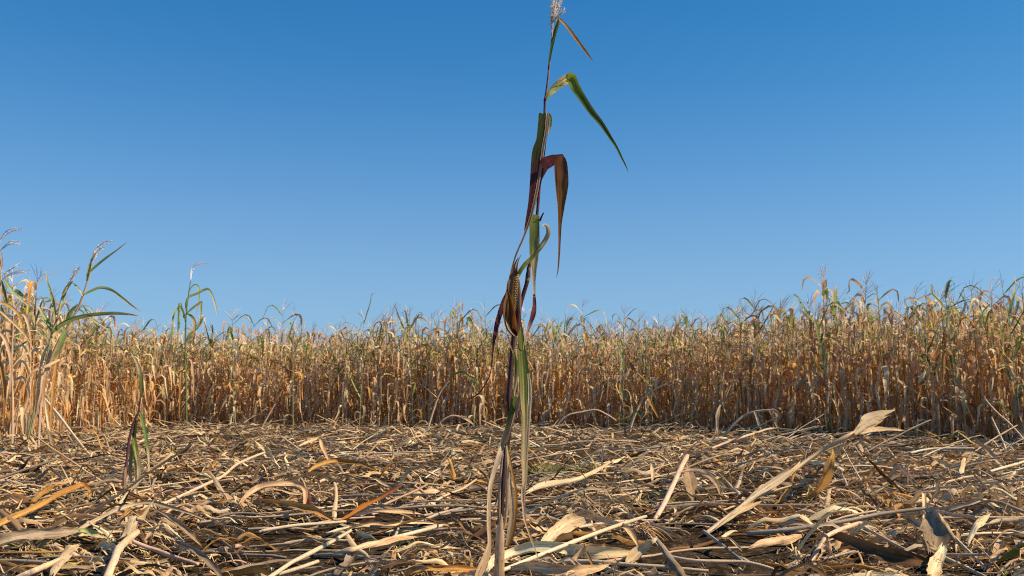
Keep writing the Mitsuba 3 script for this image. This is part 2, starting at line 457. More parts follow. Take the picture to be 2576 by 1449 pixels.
for s in spots:
    if s in seen_set:
        continue
    dist, x, y = s
    pl = LIGHT[int(r_.integers(len(LIGHT)))]
    sc, yaw, gz = crop_height(x, y) * r_.uniform(0.86, 1.1), r_.uniform(0, 6.28), float(ground_z(x, y))
    for nm, me, ma in pl:
        (rest_stalk if ma == STALK else rest_leaf).append(moved(me, x, y, gz, yaw, sc))
put("corn_crop__foliage", join(rest_leaf), CROP)
put("corn_crop__stalks", join(rest_stalk), STALK)
labels["corn_crop"] = {"label": "mass of dry standing corn behind the front rows", "category": "corn crop", "kind": "stuff"}

# far trees whose crowns just show above the crop behind the main plant
for k, (px_, py_, dep, wid) in enumerate([(1141, 852, 150, 5), (1166, 858, 165, 5), (1248, 857, 160, 5), (1272, 856, 175, 5)]):
    r = np.random.default_rng(900 + k)
    top = at(px_, py_, dep)
    h = top[2]
    t = thing("far_tree", ["dark distant tree above the crop, left of the lone plant", "second dark distant tree right beside the first, above the crop",
                           "dark distant tree just left of the black stalk of the lone plant", "distant tree directly behind the black stalk of the lone plant"][k], "tree", None)
    part(t, "trunk", tube(np.array([[top[0], dep, -0.2], [top[0] + 0.2, dep, h * 0.35], [top[0], dep, h * 0.75]]), [0.35, 0.28, 0.1], 6, 4), STALK)
    c = r.normal(0, 1, (700, 3)); c = unit(c) * r.uniform(0.3, 1, (700, 1)) ** 0.5
    c *= 0.75 + 0.5 * meshkit.noise(c * 2.2 + k * 9)[:, None]
    P0 = np.array([top[0], dep, h * 0.6]) + c * np.array([wid / 2, wid / 2, h * 0.38])
    d = unit(r.normal(0, 1, (700, 3)))
    P = P0[:, None] + d[:, None] * np.linspace(-0.35, 0.35, 3)[None, :, None]
    part(t, "crown", ribbons(P, np.tile([0.1, 0.5, 0.1], (700, 1)), unit(r.normal(0, 1, (700, 3))), None, None, 2, None, 13), LEAF)


# ------------------------------------------------------------------ the lone standing plant
D = 3.45
lone = thing("corn_plant", "tall lone corn plant in the cleared foreground, nearly bare, with a dark purple stalk", "corn plant")
part(lone, "stalk", stem([(1250, 1475, 13, D), (1256, 1380, 12.5, D), (1262, 1281, 12, D), (1266, 1206, 11.5, D), (1270, 1149, 11.5, D), (1279, 1104, 11.5, D), (1282, 1060, 11.5, D), (1280, 999, 11.5, D), (1285, 930, 12, D),
                          (1289, 880, 12.5, D), (1294, 838, 12.5, D), (1302, 794, 12, D), (1315, 745, 11, D), (1327, 703, 10.5, D), (1330, 672, 9.5, D)], 12, 10, 70, nodes=(0.30, 0.58, 0.97)), STALK)
labels[lone + "__stalk"] = {"label": "nearly black purple lower stalk"}
part(lone, "stalk", stem([(1330, 674, 9.5, D), (1338, 640, 8.5, D), (1347, 580, 8, D), (1354, 510, 8, D), (1359, 440, 7.5, D), (1365, 370, 7, D), (1369, 300, 6.5, D), (1371, 250, 6.2, D)], 8, 10, 50, nodes=(0.6, 1.0)), STALK)
labels[lone + "__stalk_001"] = {"label": "reddish purple middle stalk"}
part(lone, "stalk", stem([(1371, 252, 6.2, D), (1376, 217, 5.2, D), (1381, 173, 4.8, D), (1386, 120, 4, D), (1390, 70, 3.2, D)], 17, 8, 30, nodes=(0.02,)), STALK)
labels[lone + "__stalk_002"] = {"label": "thin pinkish upper stalk"}
part(lone, "node", tube(np.array([at(1325.5, 709, D), at(1326.5, 705, D), at(1328.0, 700, D), at(1329, 696, D)]), np.array([5.2, 6.2, 6.2, 5.0]) / FPX * D, 10, 16), STALK)
labels[lone + "__node"] = {"label": "yellow green ring at the stalk joint above the ear"}

# tassel: a spike and branches crowded with small spikelets
r = np.random.default_rng(77)
tas = []
for (bx, by, tx, ty, ln) in [(1389, 80, 1398, -34, 1), (1390, 66, 1407, -46, 1), (1389, 74, 1391, -24, .8), (1391, 60, 1416, -20, .9), (1392, 54, 1422, 24, .7), (1390, 70, 1403, -12, .8), (1391, 62, 1411, 2, .7), (1388, 84, 1389, 10, .6), (1391, 50, 1402, -50, 1)]:
    q = np.linspace(0, 1, 14)[:, None]
    dz = r.normal(0, 0.03)
    a0, a1 = at(bx, by, D), at(tx, ty, D + dz)
    mid = (a0 + a1) / 2 + np.array([r.normal(0, 0.006), r.normal(0, 0.01), 0.01])
    P = (1 - q) ** 2 * a0 + 2 * q * (1 - q) * mid + q ** 2 * a1
    tas.append(tube(P, np.linspace(0.0022, 0.0008, 14), 4, 22))
    ns = int(80 * ln)
    tt = np.sort(r.uniform(0.12, 1, ns))
    B = np.stack([np.interp(tt, q[:, 0], P[:, k]) for k in range(3)], 1)
    ax = unit(a1 - a0)
    dirs = unit(ax * 0.8 + r.normal(0, 0.62, (ns, 3)))
    PL = B[:, None] + dirs[:, None] * (np.linspace(0, 1, 4) * 0.013)[None, :, None] * r.uniform(0.7, 1.25, (ns, 1, 1))
    tas.append(ribbons(PL, np.tile([0.0015, 0.0042, 0.0036, 0.0006], (ns, 1)), unit(r.normal(0, 1, (ns, 3))), None, np.full(ns, 0.9), 3, None, r.choice([22, 22, 10], ns)))
part(lone, "tassel", join(tas), LEAF)
labels[lone + "__tassel"] = {"label": "pale pinkish feathery tassel at the very top"}

LEAVES = [
    # rows (px, py, width px, metres ahead), tone, bend, twist, label
    ("flag leaf folded over beside the tassel", 5, .55, (0.5, 0.9), [(1379, 176, 4, D), (1385, 130, 8, D - .01), (1393, 90, 12, D - .02), (1402, 58, 14, D - .02), (1406.5, 48, 13, D - .01)]),
    ("hanging rust coloured end of the flag leaf", 2, .8, (0.9, 0.3), [(1405, 48, 11, D - .01), (1412, 53, 10, D - .02), (1428, 71, 10, D - .03), (1446, 95, 10, D - .05), (1464, 118, 8, D - .06), (1481, 140, 5, D - .07), (1491, 154, 1.5, D - .08)]),
    ("pale green blade rising from the joint to the fold", 11, .5, (-0.5, -0.3), [(1375, 249, 6, D), (1382, 236, 13, D - .02), (1394, 222, 20, D - .05), (1412, 207, 24, D - .07), (1432, 196, 26, D - .09)]),
    ("long green blade hanging to the right with a pale tip", 19, .75, (0.2, 0.5), [(1425, 196, 20, D - .09), (1434, 195, 27, D - .10), (1446, 218, 24, D - .12), (1464, 247, 20, D - .14), (1487, 281, 17, D - .17), (1512, 312, 14, D - .20), (1534, 345, 10, D - .22), (1551, 372, 7, D - .24), (1565, 400, 5, D - .25), (1575, 420, 3, D - .26), (1579.5, 431, 1, D - .26)]),
    ("dark green and purple folded blade hanging close along the stalk", 21, .5, (0.1, 0.15), [(1369, 286, 26, D - .03), (1367, 315, 27, D - .04), (1362, 350, 25, D - .045), (1354, 385, 32, D - .05), (1350, 430, 31, D - .05), (1345, 470, 27, D - .05), (1338, 510, 20, D - .05), (1329, 550, 13, D - .05), (1320, 580, 5, D - .05)]),
    ("thin pinkish midrib of the hanging blade", 9, 1.3, (0, 0.4), [(1377, 285, 7, D - .06), (1375, 320, 7, D - .065), (1367, 370, 8, D - .07), (1360, 420, 8, D - .07), (1352, 470, 8, D - .07), (1337, 538, 8, D - .065), (1315, 600, 6, D - .06), (1294, 650, 5, D - .05), (1284, 688, 5, D - .05), (1279, 712, 4, D - .05)]),
    ("small pale flap at the top of the dark blade", 11, .6, (0.3, 0.3), [(1379, 284, 4, D - .02), (1384, 296, 9, D - .02), (1383, 312, 9, D - .02), (1379, 334, 4, D - .03)]),
    ("broad purple blade arching right from the stalk", 8, .45, (-0.2, -0.3), [(1360, 452, 8, D - .02), (1366, 424, 22, D - .05), (1376, 408, 32, D - .08), (1394, 400, 27, D - .12), (1414, 391, 8, D - .15)]),
    ("rust brown blade hanging down from the fold", 23, .45, (0.0, 0.5), [(1415, 389, 5, D - .15), (1412, 400, 24, D - .16), (1412, 425, 33, D - .17), (1413, 455, 33, D - .18), (1412, 490, 26, D - .18), (1411, 520, 17, D - .18), (1408, 567, 9, D - .18), (1407, 615, 6, D - .18), (1405, 660, 4, D - .18), (1403, 682, 3, D - .18), (1400, 696, 1, D - .18)]),
    ("green strap leaf hanging in front of the stalk", 14, .5, (0.1, 0.3), [(1347, 541, 20, D - .03), (1345, 552, 24, D - .04), (1344, 600, 25, D - .05), (1343, 640, 22, D - .05), (1343, 675, 14, D - .05), (1343, 710, 8, D - .05), (1343.5, 745, 6, D - .06)]),
    ("purple twisted end of the strap leaf", 17, .7, (0.3, 1.0), [(1343.5, 740, 6, D - .06), (1344, 765, 10, D - .06), (1340, 790, 14, D - .07), (1331, 818, 12, D - .07), (1321, 850, 7, D - .07), (1316, 880, 3, D - .06)]),
    ("narrow green husk blade curling up beside the ear", 14, .6, (0.5, -0.4), [(1300, 700, 9, D - .05), (1308, 682, 11, D - .06), (1322, 663, 11, D - .08), (1340, 646, 9, D - .10), (1358, 624, 11, D - .11), (1373, 602, 12, D - .12), (1380, 585, 11, D - .12), (1378, 571, 9, D - .12), (1370, 564, 6, D - .12), (1364, 568, 3, D - .11)]),
    ("dark purple blade trailing down left of the ear", 8, .6, (0.2, 0.9), [(1275, 738, 6, D - .06), (1266, 762, 13, D - .07), (1257, 790, 13, D - .08), (1248, 821, 12, D - .09), (1243, 850, 9, D - .10), (1240, 875, 6, D - .10), (1237, 905, 4, D - .10), (1233, 940, 4, D - .10), (1221, 964, 5, D - .11), (1205, 988, 5, D - .12), (1178, 1004, 2, D - .13)]),
    ("broad green blade hanging right of the stalk, drying to tan below", 14, .65, (0.35, 0.75), [(1304, 798, 6, D - .01), (1307, 818, 12, D - .03), (1310, 850, 16, D - .05), (1312, 885, 20, D - .06), (1315, 930, 28, D - .07), (1317, 970, 30, D - .07), (1318, 1010, 26, D - .07), (1319, 1050, 24, D - .08), (1318, 1100, 23, D - .08), (1317, 1150, 22, D - .08), (1318, 1190, 18, D - .08), (1317, 1224, 14, D - .08)]),
    ("dry tan tail of the hanging blade", 18, 1.1, (0.3, 1.0), [(1317, 1218, 13, D - .08), (1315, 1255, 10, D - .08), (1317, 1290, 9, D - .08), (1321, 1315, 7, D - .08), (1332, 1348, 6, D - .09), (1344, 1380, 5, D - .10), (1353, 1404, 4, D - .10)]),
    ("pale strip along the edge of the hanging blade", 1, 1.0, (0.2, -0.3), [(1329, 940, 5, D - .09), (1333, 990, 9, D - .09), (1331, 1040, 9, D - .09), (1329, 1090, 7, D - .09), (1326, 1140, 5, D - .09), (1323, 1180, 3, D - .09)]),
    ("green and white folded blade below the middle", 14, .7, (0.7, 0.7), [(1297, 992, 14, D - .03), (1292, 1008, 22, D - .05), (1284, 1040, 19, D - .07), (1275, 1075, 17, D - .08), (1266, 1103, 17, D - .08), (1257, 1130, 16, D - .09)]),
    ("pale edge of the folded blade", 9, 1.2, (0.5, 0.0), [(1301, 993, 6, D - .055), (1301, 1015, 7, D - .07), (1294, 1045, 5, D - .09), (1283, 1085, 4, D - .10), (1273, 1115, 4, D - .10)]),
    ("dry tan blade hanging left down to the litter", 18, .9, (0.9, 0.8), [(1258, 1126, 21, D - .09), (1248, 1160, 20, D - .10), (1239, 1190, 17, D - .10), (1230, 1228, 15, D - .11), (1227, 1281, 15, D - .11), (1227, 1330, 14, D - .11), (1229, 1362, 14, D - .12), (1221, 1393, 25, D - .14), (1208, 1423, 27, D - .16), (1196, 1452, 20, D - .18)]),
    ("amber blade bowed out on the right of the base", 2, 1.0, (0.6, 1.0), [(1275, 1119, 4, D - .01), (1283, 1160, 7, D - .02), (1290, 1206, 10, D - .04), (1296, 1243, 11, D - .05), (1294, 1299, 12, D - .06), (1287, 1344, 12, D - .05), (1275, 1380, 8, D - .04)]),
    ("straw coloured strip hugging the right of the dark stalk", 0, -1.0, (0.3, 0.1), [(1274, 1122, 5, D - .03), (1277, 1170, 10, D - .03), (1278, 1230, 11, D - .03), (1274, 1290, 9, D - .03), (1268, 1330, 5, D - .03)]),
    ("shrivelled olive leaf twisted against the stalk", 14, 1.1, (0.5, -0.6), [(1290, 880, 4, D - .04), (1296, 910, 10, D - .05), (1299, 945, 9, D - .05), (1296, 975, 7, D - .05), (1293, 1000, 3, D - .04)]),
    ("pale inner blade beside the amber one", 1, .8, (0.2, 0.4), [(1278, 1180, 4, D + .02), (1284, 1230, 11, D + .02), (1287, 1280, 13, D + .02), (1282, 1330, 13, D + .01), (1274, 1372, 8, D)]),
    ("tan sheath wrapped round the foot of the stalk", 18, -1.35, (0.0, 0.0), [(1261, 1298, 9, D - .03), (1259, 1330, 20, D - .035), (1257, 1370, 25, D - .035), (1256, 1420, 29, D - .035), (1253, 1475, 30, D - .035)]),
    ("narrow tan sheath on the left of the purple stalk", 18, -1.3, (0.2, 0.0), [(1266, 1140, 4, D - .03), (1261, 1180, 7, D - .03), (1257, 1230, 8, D - .03), (1256, 1280, 9, D - .03), (1254, 1320, 7, D - .03)]),
    ("purple sheath hugging the stalk", 8, -1.3, (0.0, 0.3), [(1290, 1012, 11, D - .025), (1287, 1050, 12, D - .025), (1282, 1090, 12, D - .025), (1276, 1116, 8, D - .025)]),
    ("short dark broken spur", 12, 1.0, (0, 0), [(1358, 556, 5, D - .03), (1362, 546, 4.5, D - .04), (1368, 535, 3, D - .05)]),
]
for lab, tone, fold, tw, rows in LEAVES:
    k = part(lone, "leaf", blade(rows, tone, fold, tw, 34, 9, 0.015), LEAF)
    labels[k] = {"label": lab}
# the ear: a cob with rows of kernels, half open husks round it
c0, c1 = at(1289, 822, D - .04), at(1299, 672, D - .06)
q = np.linspace(0, 1, 12)[:, None]
ear = part(lone, "ear", tube(c0 + (c1 - c0) * q, 0.0215 * np.sin(np.pi * (0.18 + 0.80 * q[:, 0])) ** 0.7, 16, 16), STALK)
labels[ear] = {"label": "half open ear with yellow kernels"}
ax = unit(c1 - c0); e1 = unit(np.cross(ax, [0, 1, 0])); e2 = np.cross(ax, e1)
ker, base_k = [], trimesh.creation.icosphere(subdivisions=1)
for i in range(26):
    t = 0.14 + i * 0.029
    rad = 0.0213 * math.sin(math.pi * (0.18 + 0.80 * t)) ** 0.7
    for j in range(12):
        a = 2 * math.pi * (j + 0.25 * (i % 2)) / 12
        o = c0 + (c1 - c0) * t + (e1 * math.cos(a) + e2 * math.sin(a)) * rad
        v = base_k.vertices
        tang = -e1 * math.sin(a) + e2 * math.cos(a); nor = e1 * math.cos(a) + e2 * math.sin(a)
        V = o + v[:, :1] * tang * 0.0047 + v[:, 1:2] * ax * 0.0034 + v[:, 2:] * nor * 0.0024
        ker.append((V, base_k.faces, np.tile([fresh() + 0.5, 16.5], (len(V), 1))))
part(ear, "kernels", join(ker), STALK)
labels[ear + "__kernels"] = {"label": "rows of dull yellow kernels", "kind": "stuff"}
for lab, tone, fold, tw, rows in [
    ("brown husk on the left of the ear", 4, 1.1, (0.2, 0.1), [(1290, 840, 10, D - .06), (1280, 812, 26, D - .085), (1277, 780, 28, D - .095), (1281, 745, 22, D - .095), (1287, 705, 14, D - .09), (1294, 668, 6, D - .085), (1304, 648, 2, D - .085)]),
    ("rust streaked husk in front of the ear", 15, 1.0, (-0.1, 0.1), [(1294, 842, 12, D - .07), (1289, 818, 22, D - .10), (1287, 790, 20, D - .11), (1283, 755, 12, D - .11), (1276, 725, 4, D - .105), (1278, 705, 1.5, D - .10)]),
    ("purple husk behind the ear on the left", 17, .9, (0.5, 0.7), [(1290, 845, 7, D - .03), (1278, 815, 14, D - .04), (1268, 780, 13, D - .05), (1272, 745, 10, D - .05), (1280, 712, 5, D - .05)]),
    ("pale dry husk curl under the ear", 1, .9, (0.3, 1.0), [(1274, 800, 3, D - .11), (1278, 822, 7, D - .115), (1287, 838, 6, D - .115), (1296, 846, 3, D - .11)]),
    ("rust brown husk low on the right of the ear", 17, 1.0, (-.3, -.1), [(1293, 846, 8, D - .05), (1301, 824, 16, D - .08), (1305, 790, 16, D - .09), (1307, 755, 12, D - .09), (1307, 725, 8, D - .09), (1305, 702, 3, D - .085)]),
    ("torn pale strand below the ear", 9, 1.0, (0.2, 1.2), [(1277, 842, 3, D - .10), (1280, 858, 5, D - .10), (1287, 880, 4, D - .10), (1290, 890, 2, D - .10)]),
    ("second torn strand below the ear", 9, 1.0, (0.2, 1.0), [(1299, 846, 2, D - .09), (1298, 862, 3, D - .09), (1293, 885, 2, D - .09)]),
    ("thin husk tip beside the ear tip", 15, .9, (0.2, 0.6), [(1298, 690, 6, D - .075), (1300, 668, 5, D - .08), (1305, 652, 3, D - .08), (1311, 640, 1, D - .08)]),
]:
    k = part(ear, "husk", blade(rows, tone, fold, tw, 24, 9, 0.02), LEAF)
    labels[k] = {"label": lab}

# ------------------------------------------------------------------ plants left standing in the cleared bay
small = thing("corn_plant", "short broken corn plant in the clearing on the left, purple stalk and green sheath", "corn plant")
d6 = 5.95
part(small, "stalk", stem([(313, 1268, 7, d6), (315, 1200, 7, d6), (320, 1150, 7, d6), (325, 1109, 7, d6), (337, 1061, 6, d6), (349, 1034, 5, d6), (354, 990, 4, d6), (355, 955, 2.5, d6)], 8, 8, 40, nodes=(.3, .6)), STALK)
for lab, tone, fold, tw, rows in [
    ("green pointed top leaf", 14, .8, (0.2, 0.5), [(355, 1000, 4, d6), (356, 965, 9, d6 - .02), (349, 930, 10, d6 - .04), (340, 905, 7, d6 - .06), (328, 886, 1.5, d6 - .08)]),
    ("pinkish tan sheath at the foot", 9, -1.3, (0, 0), [(315, 1176, 6, d6 - .02), (313, 1210, 11, d6 - .03), (314, 1258, 9, d6 - .03)]),
    ("green hanging blade beside the stalk", 14, .8, (0.2, 0.4), [(334, 1090, 6, d6 - .02), (340, 1130, 13, d6 - .05), (345, 1170, 16, d6 - .07), (346, 1200, 14, d6 - .07), (342, 1228, 6, d6 - .07)]),
    ("yellow green inner blade", 11, .8, (0.3, 0.2), [(329, 1120, 4, d6 - .05), (329, 1150, 9, d6 - .07), (327, 1180, 8, d6 - .07), (331, 1215, 4, d6 - .07)]),
    ("green upper sheath", 13, -1.2, (0, 0), [(343, 1056, 5, d6 - .02), (340, 1080, 9, d6 - .03), (334, 1118, 8, d6 - .03)]),
    ("thin hanging blade turning red then tan", 6, .7, (0.2, 1.0), [(353, 1038, 4, d6 - .02), (359, 1062, 8, d6 - .05), (366, 1098, 9, d6 - .08), (371, 1135, 8, d6 - .09), (374, 1165, 6, d6 - .09), (375, 1190, 4, d6 - .09), (379, 1220, 2, d6 - .09)]),
    ("white dry foot leaf", 1, .9, (0.2, 0.6), [(340, 1226, 6, d6 - .03), (341, 1245, 10, d6 - .04), (339, 1268, 8, d6 - .05)]),
]:
    labels[part(small, "leaf", blade(rows, tone, fold, tw, 22, 7, 0.02), LEAF)] = {"label": lab}


def standing(name_label, stalk_rows, stalk_tone, leaf_rows, tassels):
    t = thing("corn_plant", name_label, "corn plant")
    part(t, "stalk", stem(stalk_rows, stalk_tone, 8, 40, nodes=(.2, .4, .6, .8)), STALK)
    for tone, fold, tw, rows in leaf_rows:
        part(t, "leaf", blade([(a_, b_, w_ * .82, d_) for a_, b_, w_, d_ in rows], tone, fold, tw, 24, 5, 0.03), CROP)
    for rows in tassels:
        d0 = rows[0][2]
        b = []
        rr = np.random.default_rng(int(rows[0][0] * 7 + rows[0][1]))
        for k in range(3):
            off = rr.normal(0, 1, 2) * (0 if k == 0 else 1)
            pts = np.array([at(x + off[0] * i * 2.6, y + off[1] * i * 1.5, d0 + 0.03 * off[0] * i) for i, (x, y, _) in enumerate(rows)])
            c = curve(pts, 12)
            b.append(tube(c, np.interp(np.linspace(0, 1, 12), [0, .3, .8, 1], [.002, .0045, .0045, .001]), 4, 22))
            ns = 22
            ii = rr.integers(2, 11, ns)
            dd = unit((c[np.minimum(ii + 1, 11)] - c[ii]) * 25 + rr.normal(0, 0.6, (ns, 3)))
            PL = c[ii][:, None] + dd[:, None] * np.linspace(0, 0.02, 3)[None, :, None]
            b.append(ribbons(PL, np.tile([0.002, 0.0045, 0.001], (ns, 1)), unit(rr.normal(0, 1, (ns, 3))), None, None, 2, None, 22))
        part(t, "tassel", join(b), STALK)
    return t


e = 9.8
standing("tall leaning corn plant with green top leaves and bent tassel, left of the clearing",
         [(100, 1152, 7, e), (98, 1090, 7, e), (104, 1006, 7, e), (126, 912, 7, e), (151, 852, 6.5, e), (173, 818, 6, e), (189, 789, 5.5, e), (205, 755, 5, e), (214, 726, 4.2, e), (227, 685, 3, e), (232, 655, 2, e)], 9,
         [(20, .7, (.3, .5), [(223, 688, 3, e), (240, 671, 7, e - .1), (262, 653, 7, e - .15), (292, 631, 5, e - .2), (318, 610, 2, e - .25)]),
          (20, .8, (.2, .5), [(218, 708, 4, e), (222, 682, 8, e), (230, 655, 8, e), (240, 636, 4, e)]),
          (20, .8, (-.3, .2), [(210, 742, 3, e), (229, 731, 7, e - .1), (252, 723, 8, e - .2), (277, 728, 8, e - .3), (305, 748, 8, e - .35), (333, 770, 6, e - .4), (353, 785, 2, e - .45)]),
          (20, .5, (-.4, .1), [(133, 836, 5, e), (152, 818, 13, e - .1), (178, 804, 13, e - .2), (227, 792, 11, e - .3), (283, 788, 10, e - .4), (330, 792, 7, e - .45), (347, 795, 2, e - .45)]),
          (20, .6, (.2, .4), [(170, 822, 6, e), (172, 800, 14, e - .05), (180, 782, 13, e - .1), (195, 766, 4, e - .15)]),
          (20, .8, (.2, .4), [(206, 768, 3, e), (216, 782, 5, e + .1), (232, 802, 5, e + .15), (252, 816, 5, e + .2), (272, 830, 2, e + .25)]),
          (20, .6, (.1, .3), [(164, 828, 8, e - .1), (158, 850, 15, e - .12), (150, 872, 13, e - .13), (138, 895, 9, e - .13), (126, 915, 4, e - .13)]),
          (0, 1.0, (.2, .9), [(150, 905, 5, e), (122, 920, 9, e - .2), (88, 932, 10, e - .3), (72, 955, 9, e - .35), (66, 985, 4, e - .4)]),
          (18, 1.0, (.1, .6), [(128, 880, 7, e - .1), (116, 930, 11, e - .12), (108, 990, 9, e - .13), (112, 1040, 4, e - .13)]),
          (1, 1.0, (.1, .6), [(118, 870, 6, e - .1), (100, 930, 10, e - .12), (92, 1000, 9, e - .13), (84, 1060, 4, e - .13)]),
          (2, 1.0, (.1, .6), [(150, 880, 6, e + .1), (138, 940, 10, e + .12), (130, 1010, 9, e + .13), (126, 1090, 4, e + .13)])],
         [[(232, 655, e), (238, 632, e), (252, 617, e), (266, 612, e), (277, 614, e)], [(234, 658, e), (243, 640, e), (255, 625, e), (262, 622, e)]])
standing("second tall corn plant just left of the leaning one, upright pale tassel",
         [(70, 1105, 6, e), (84, 1040, 6, e), (107, 950, 6, e), (122, 880, 6, e), (135, 824, 5.5, e), (145, 800, 5, e), (154, 755, 4, e), (164, 730, 3, e), (172, 712, 2, e)], 11,
         [(20, .6, (.2, .4), [(157, 756, 4, e), (162, 735, 11, e), (172, 718, 10, e), (182, 708, 4, e)]),
          (20, .8, (.3, .5), [(182, 712, 2, e), (194, 722, 5, e - .1), (203, 735, 5, e - .15), (208, 745, 2, e - .2)]),
          (20, .7, (.2, .5), [(140, 792, 5, e), (133, 760, 9, e), (126, 732, 7, e - .05), (119, 705, 5, e - .1), (115, 682, 2, e - .1)]),
          (11, .8, (.2, .5), [(146, 790, 3, e), (156, 770, 7, e + .1), (166, 758, 6, e + .2), (186, 755, 2, e + .25)]),
          (20, .7, (.2, .5), [(130, 835, 5, e), (120, 812, 13, e + .05), (112, 798, 12, e + .1), (97, 772, 5, e + .15)]),
          (0, 1.0, (.1, .7), [(120, 885, 5, e), (96, 880, 9, e - .1), (60, 895, 8, e - .2), (30, 930, 4, e - .3)]),
          (18, 1.0, (.1, .7), [(112, 920, 5, e), (104, 980, 10, e - .1), (90, 1040, 9, e - .1), (84, 1080, 4, e - .1)])],
         [[(165, 735, e), (174, 708, e), (184, 686, e), (197, 664, e)], [(182, 706, e), (189, 690, e), (197, 676, e)]])
e = 10.4
standing("tall corn plant at the left picture edge with three bent whitish tassels",
         [(-14, 1128, 7, e), (-12, 1000, 7, e), (-6, 880, 6, e), (-2, 780, 5, e), (2, 710, 4, e), (0, 660, 3, e), (-6, 620, 2, e)], 9,
         [(20, .7, (.2, .6), [(12, 702, 4, e), (24, 722, 8, e - .1), (40, 742, 7, e - .2), (70, 768, 2, e - .3)]),
          (0, .9, (.2, .8), [(-2, 780, 4, e), (20, 800, 9, e - .1), (50, 830, 8, e - .2), (85, 880, 3, e - .2)]),
          (2, .9, (.2, .8), [(-2, 760, 4, e), (24, 770, 9, e + .1), (50, 800, 8, e + .2), (60, 850, 3, e + .2)]),
          (18, .9, (.2, .8), [(-6, 830, 4, e), (14, 860, 10, e), (26, 920, 9, e), (24, 990, 3, e)]),
          (2, .9, (.2, .8), [(-8, 890, 4, e), (4, 930, 10, e), (10, 990, 9, e), (8, 1070, 3, e)]),
          (9, .9, (.2, .8), [(-4, 690, 3, e), (4, 660, 7, e), (2, 636, 4, e)])],
         [[(-6, 622, e), (8, 598, e), (28, 583, e), (57, 578, e)], [(-4, 636, e), (14, 620, e), (30, 613, e), (52, 616, e)], [(4, 706, e), (22, 694, e), (48, 686, e), (79, 687, e)], [(2, 700, e), (14, 686, e), (28, 676, e), (41, 668, e)]])
standing("corn plant with dry leaves in front of the left crop edge, beside the picture edge",
         [(30, 1118, 7, 11), (32, 1000, 6, 11), (30, 900, 6, 11), (34, 800, 4, 11), (30, 745, 3, 11)], 18,
         [(0, 1.0, (.2, 1.0), [(33, 960 - 40 * k, 5, 11), (33 + s * 22, 950 - 40 * k, 9, 11), (33 + s * 38, 985 - 40 * k, 8, 11), (33 + s * 44, 1040 - 40 * k, 3, 11)]) for k in range(5) for s in (-1, 1)],
         [[(30, 745, 11), (34, 725, 11), (44, 712, 11)]])
e = 16.6
standing("green corn plant with long drooping leaves above the crop, left of the middle",
         [(470, 1078, 4.5, e), (468, 980, 4.5, e), (466, 880, 4, e), (468, 800, 3.5, e), (474, 745, 3, e), (480, 705, 2, e)], 5,
         [(20, .7, (-.2, .3), [(468, 780, 3, e), (474, 748, 6, e - .2), (496, 738, 7, e - .3), (522, 727, 7, e - .4), (534, 745, 6, e - .4), (542, 770, 5, e - .4), (546, 792, 2, e - .4)]),
          (20, .7, (.1, .3), [(462, 800, 3, e), (452, 762, 6, e - .1), (450, 800, 7, e - .15), (448, 866, 3, e - .2)]),
          (20, .7, (.1, .3), [(466, 810, 3, e), (452, 772, 6, e - .2), (436, 792, 6, e - .3), (432, 840, 5, e - .3), (430, 880, 2, e - .3)]),
          (20, .7, (.1, .3), [(468, 790, 3, e), (488, 772, 6, e - .1), (506, 760, 7, e - .2), (505, 785, 6, e - .2), (500, 815, 3, e - .2)]),
          (7, .7, (.1, .3), [(470, 790, 3, e), (482, 796, 7, e - .2), (490, 818, 9, e - .3), (485, 850, 3, e - .3)]),
          (20, .7, (.1, .3), [(498, 815, 5, e - .1), (506, 805, 7, e - .1), (513, 795, 3, e - .1)]),
          (20, .7, (.1, .3), [(474, 745, 2, e), (492, 716, 4, e), (498, 720, 5, e), (500, 750, 4, e), (492, 790, 2, e)]),
          (20, .7, (.1, .3), [(468, 860, 3, e), (478, 840, 6, e - .1), (494, 828, 6, e - .2), (512, 800, 2, e - .3)]),
          (0, 1.0, (.1, .8), [(468, 900, 3, e), (480, 905, 7, e - .1), (486, 950, 6, e - .1), (486, 1010, 2, e - .1)]),
          (2, 1.0, (.1, .8), [(468, 930, 3, e), (456, 940, 7, e - .1), (452, 990, 6, e - .1), (452, 1050, 2, e - .1)])],
         [[(480, 705, e), (480, 685, e), (486, 668, e), (500, 662, e), (516, 662, e)]])
TALL = [  # px of the stem, py of the leaf tops, distance, where it stands
    (905, 778, 17.8, "green leaved corn plant above the crop, second tall one from the left of the middle"),
    (1040, 765, 17.8, "corn plant with one raised green blade above the crop, left of the lone plant"),
    (1192, 795, 17.9, "corn plant with dark drooping leaves above the crop just left of the lone plant"),
    (1568, 762, 16.9, "corn plant with a raised bright green blade right of the lone plant"),
    (1640, 800, 17.2, "small green topped corn plant right of the raised bright green blade"),
    (2404, 706, 13.8, "corn plant with a tall dark green blade above the right crop"),
    (2330, 752, 13.9, "corn plant with green upper leaves left of the tall dark green blade"),
    (2092, 770, 15.2, "green leaved corn plant in the right crop, between the middle and the tall blade"),
    (318, 800, 18.6, "thin green corn plant behind the short broken plant"),
    (590, 770, 17.6, "corn plant with pale tassel and green leaves right of the dark green one"),
    (740, 768, 17.5, "corn plant with two tall tassels above the crop on the left"),
    (2566, 752, 12.9, "green leaved corn plant at the right picture edge"),
]
for i, (px_, py_, dep, lab) in enumerate(TALL):
    top = at(px_, py_ + 24, dep)[2]
    t = thing("corn_plant", lab, "corn plant")
    x0 = at(px_, 1000, dep)[0]
    place = T().translate([float(x0), dep, float(ground_z(x0, dep))]).rotate([0, 0, 1], i * 57.0)
    for nm, me, ma in corn(500 + i, top, 0.95, leaves=12, n=12, m=5, big=1.15):
        part(t, nm, me, ma, place=place)

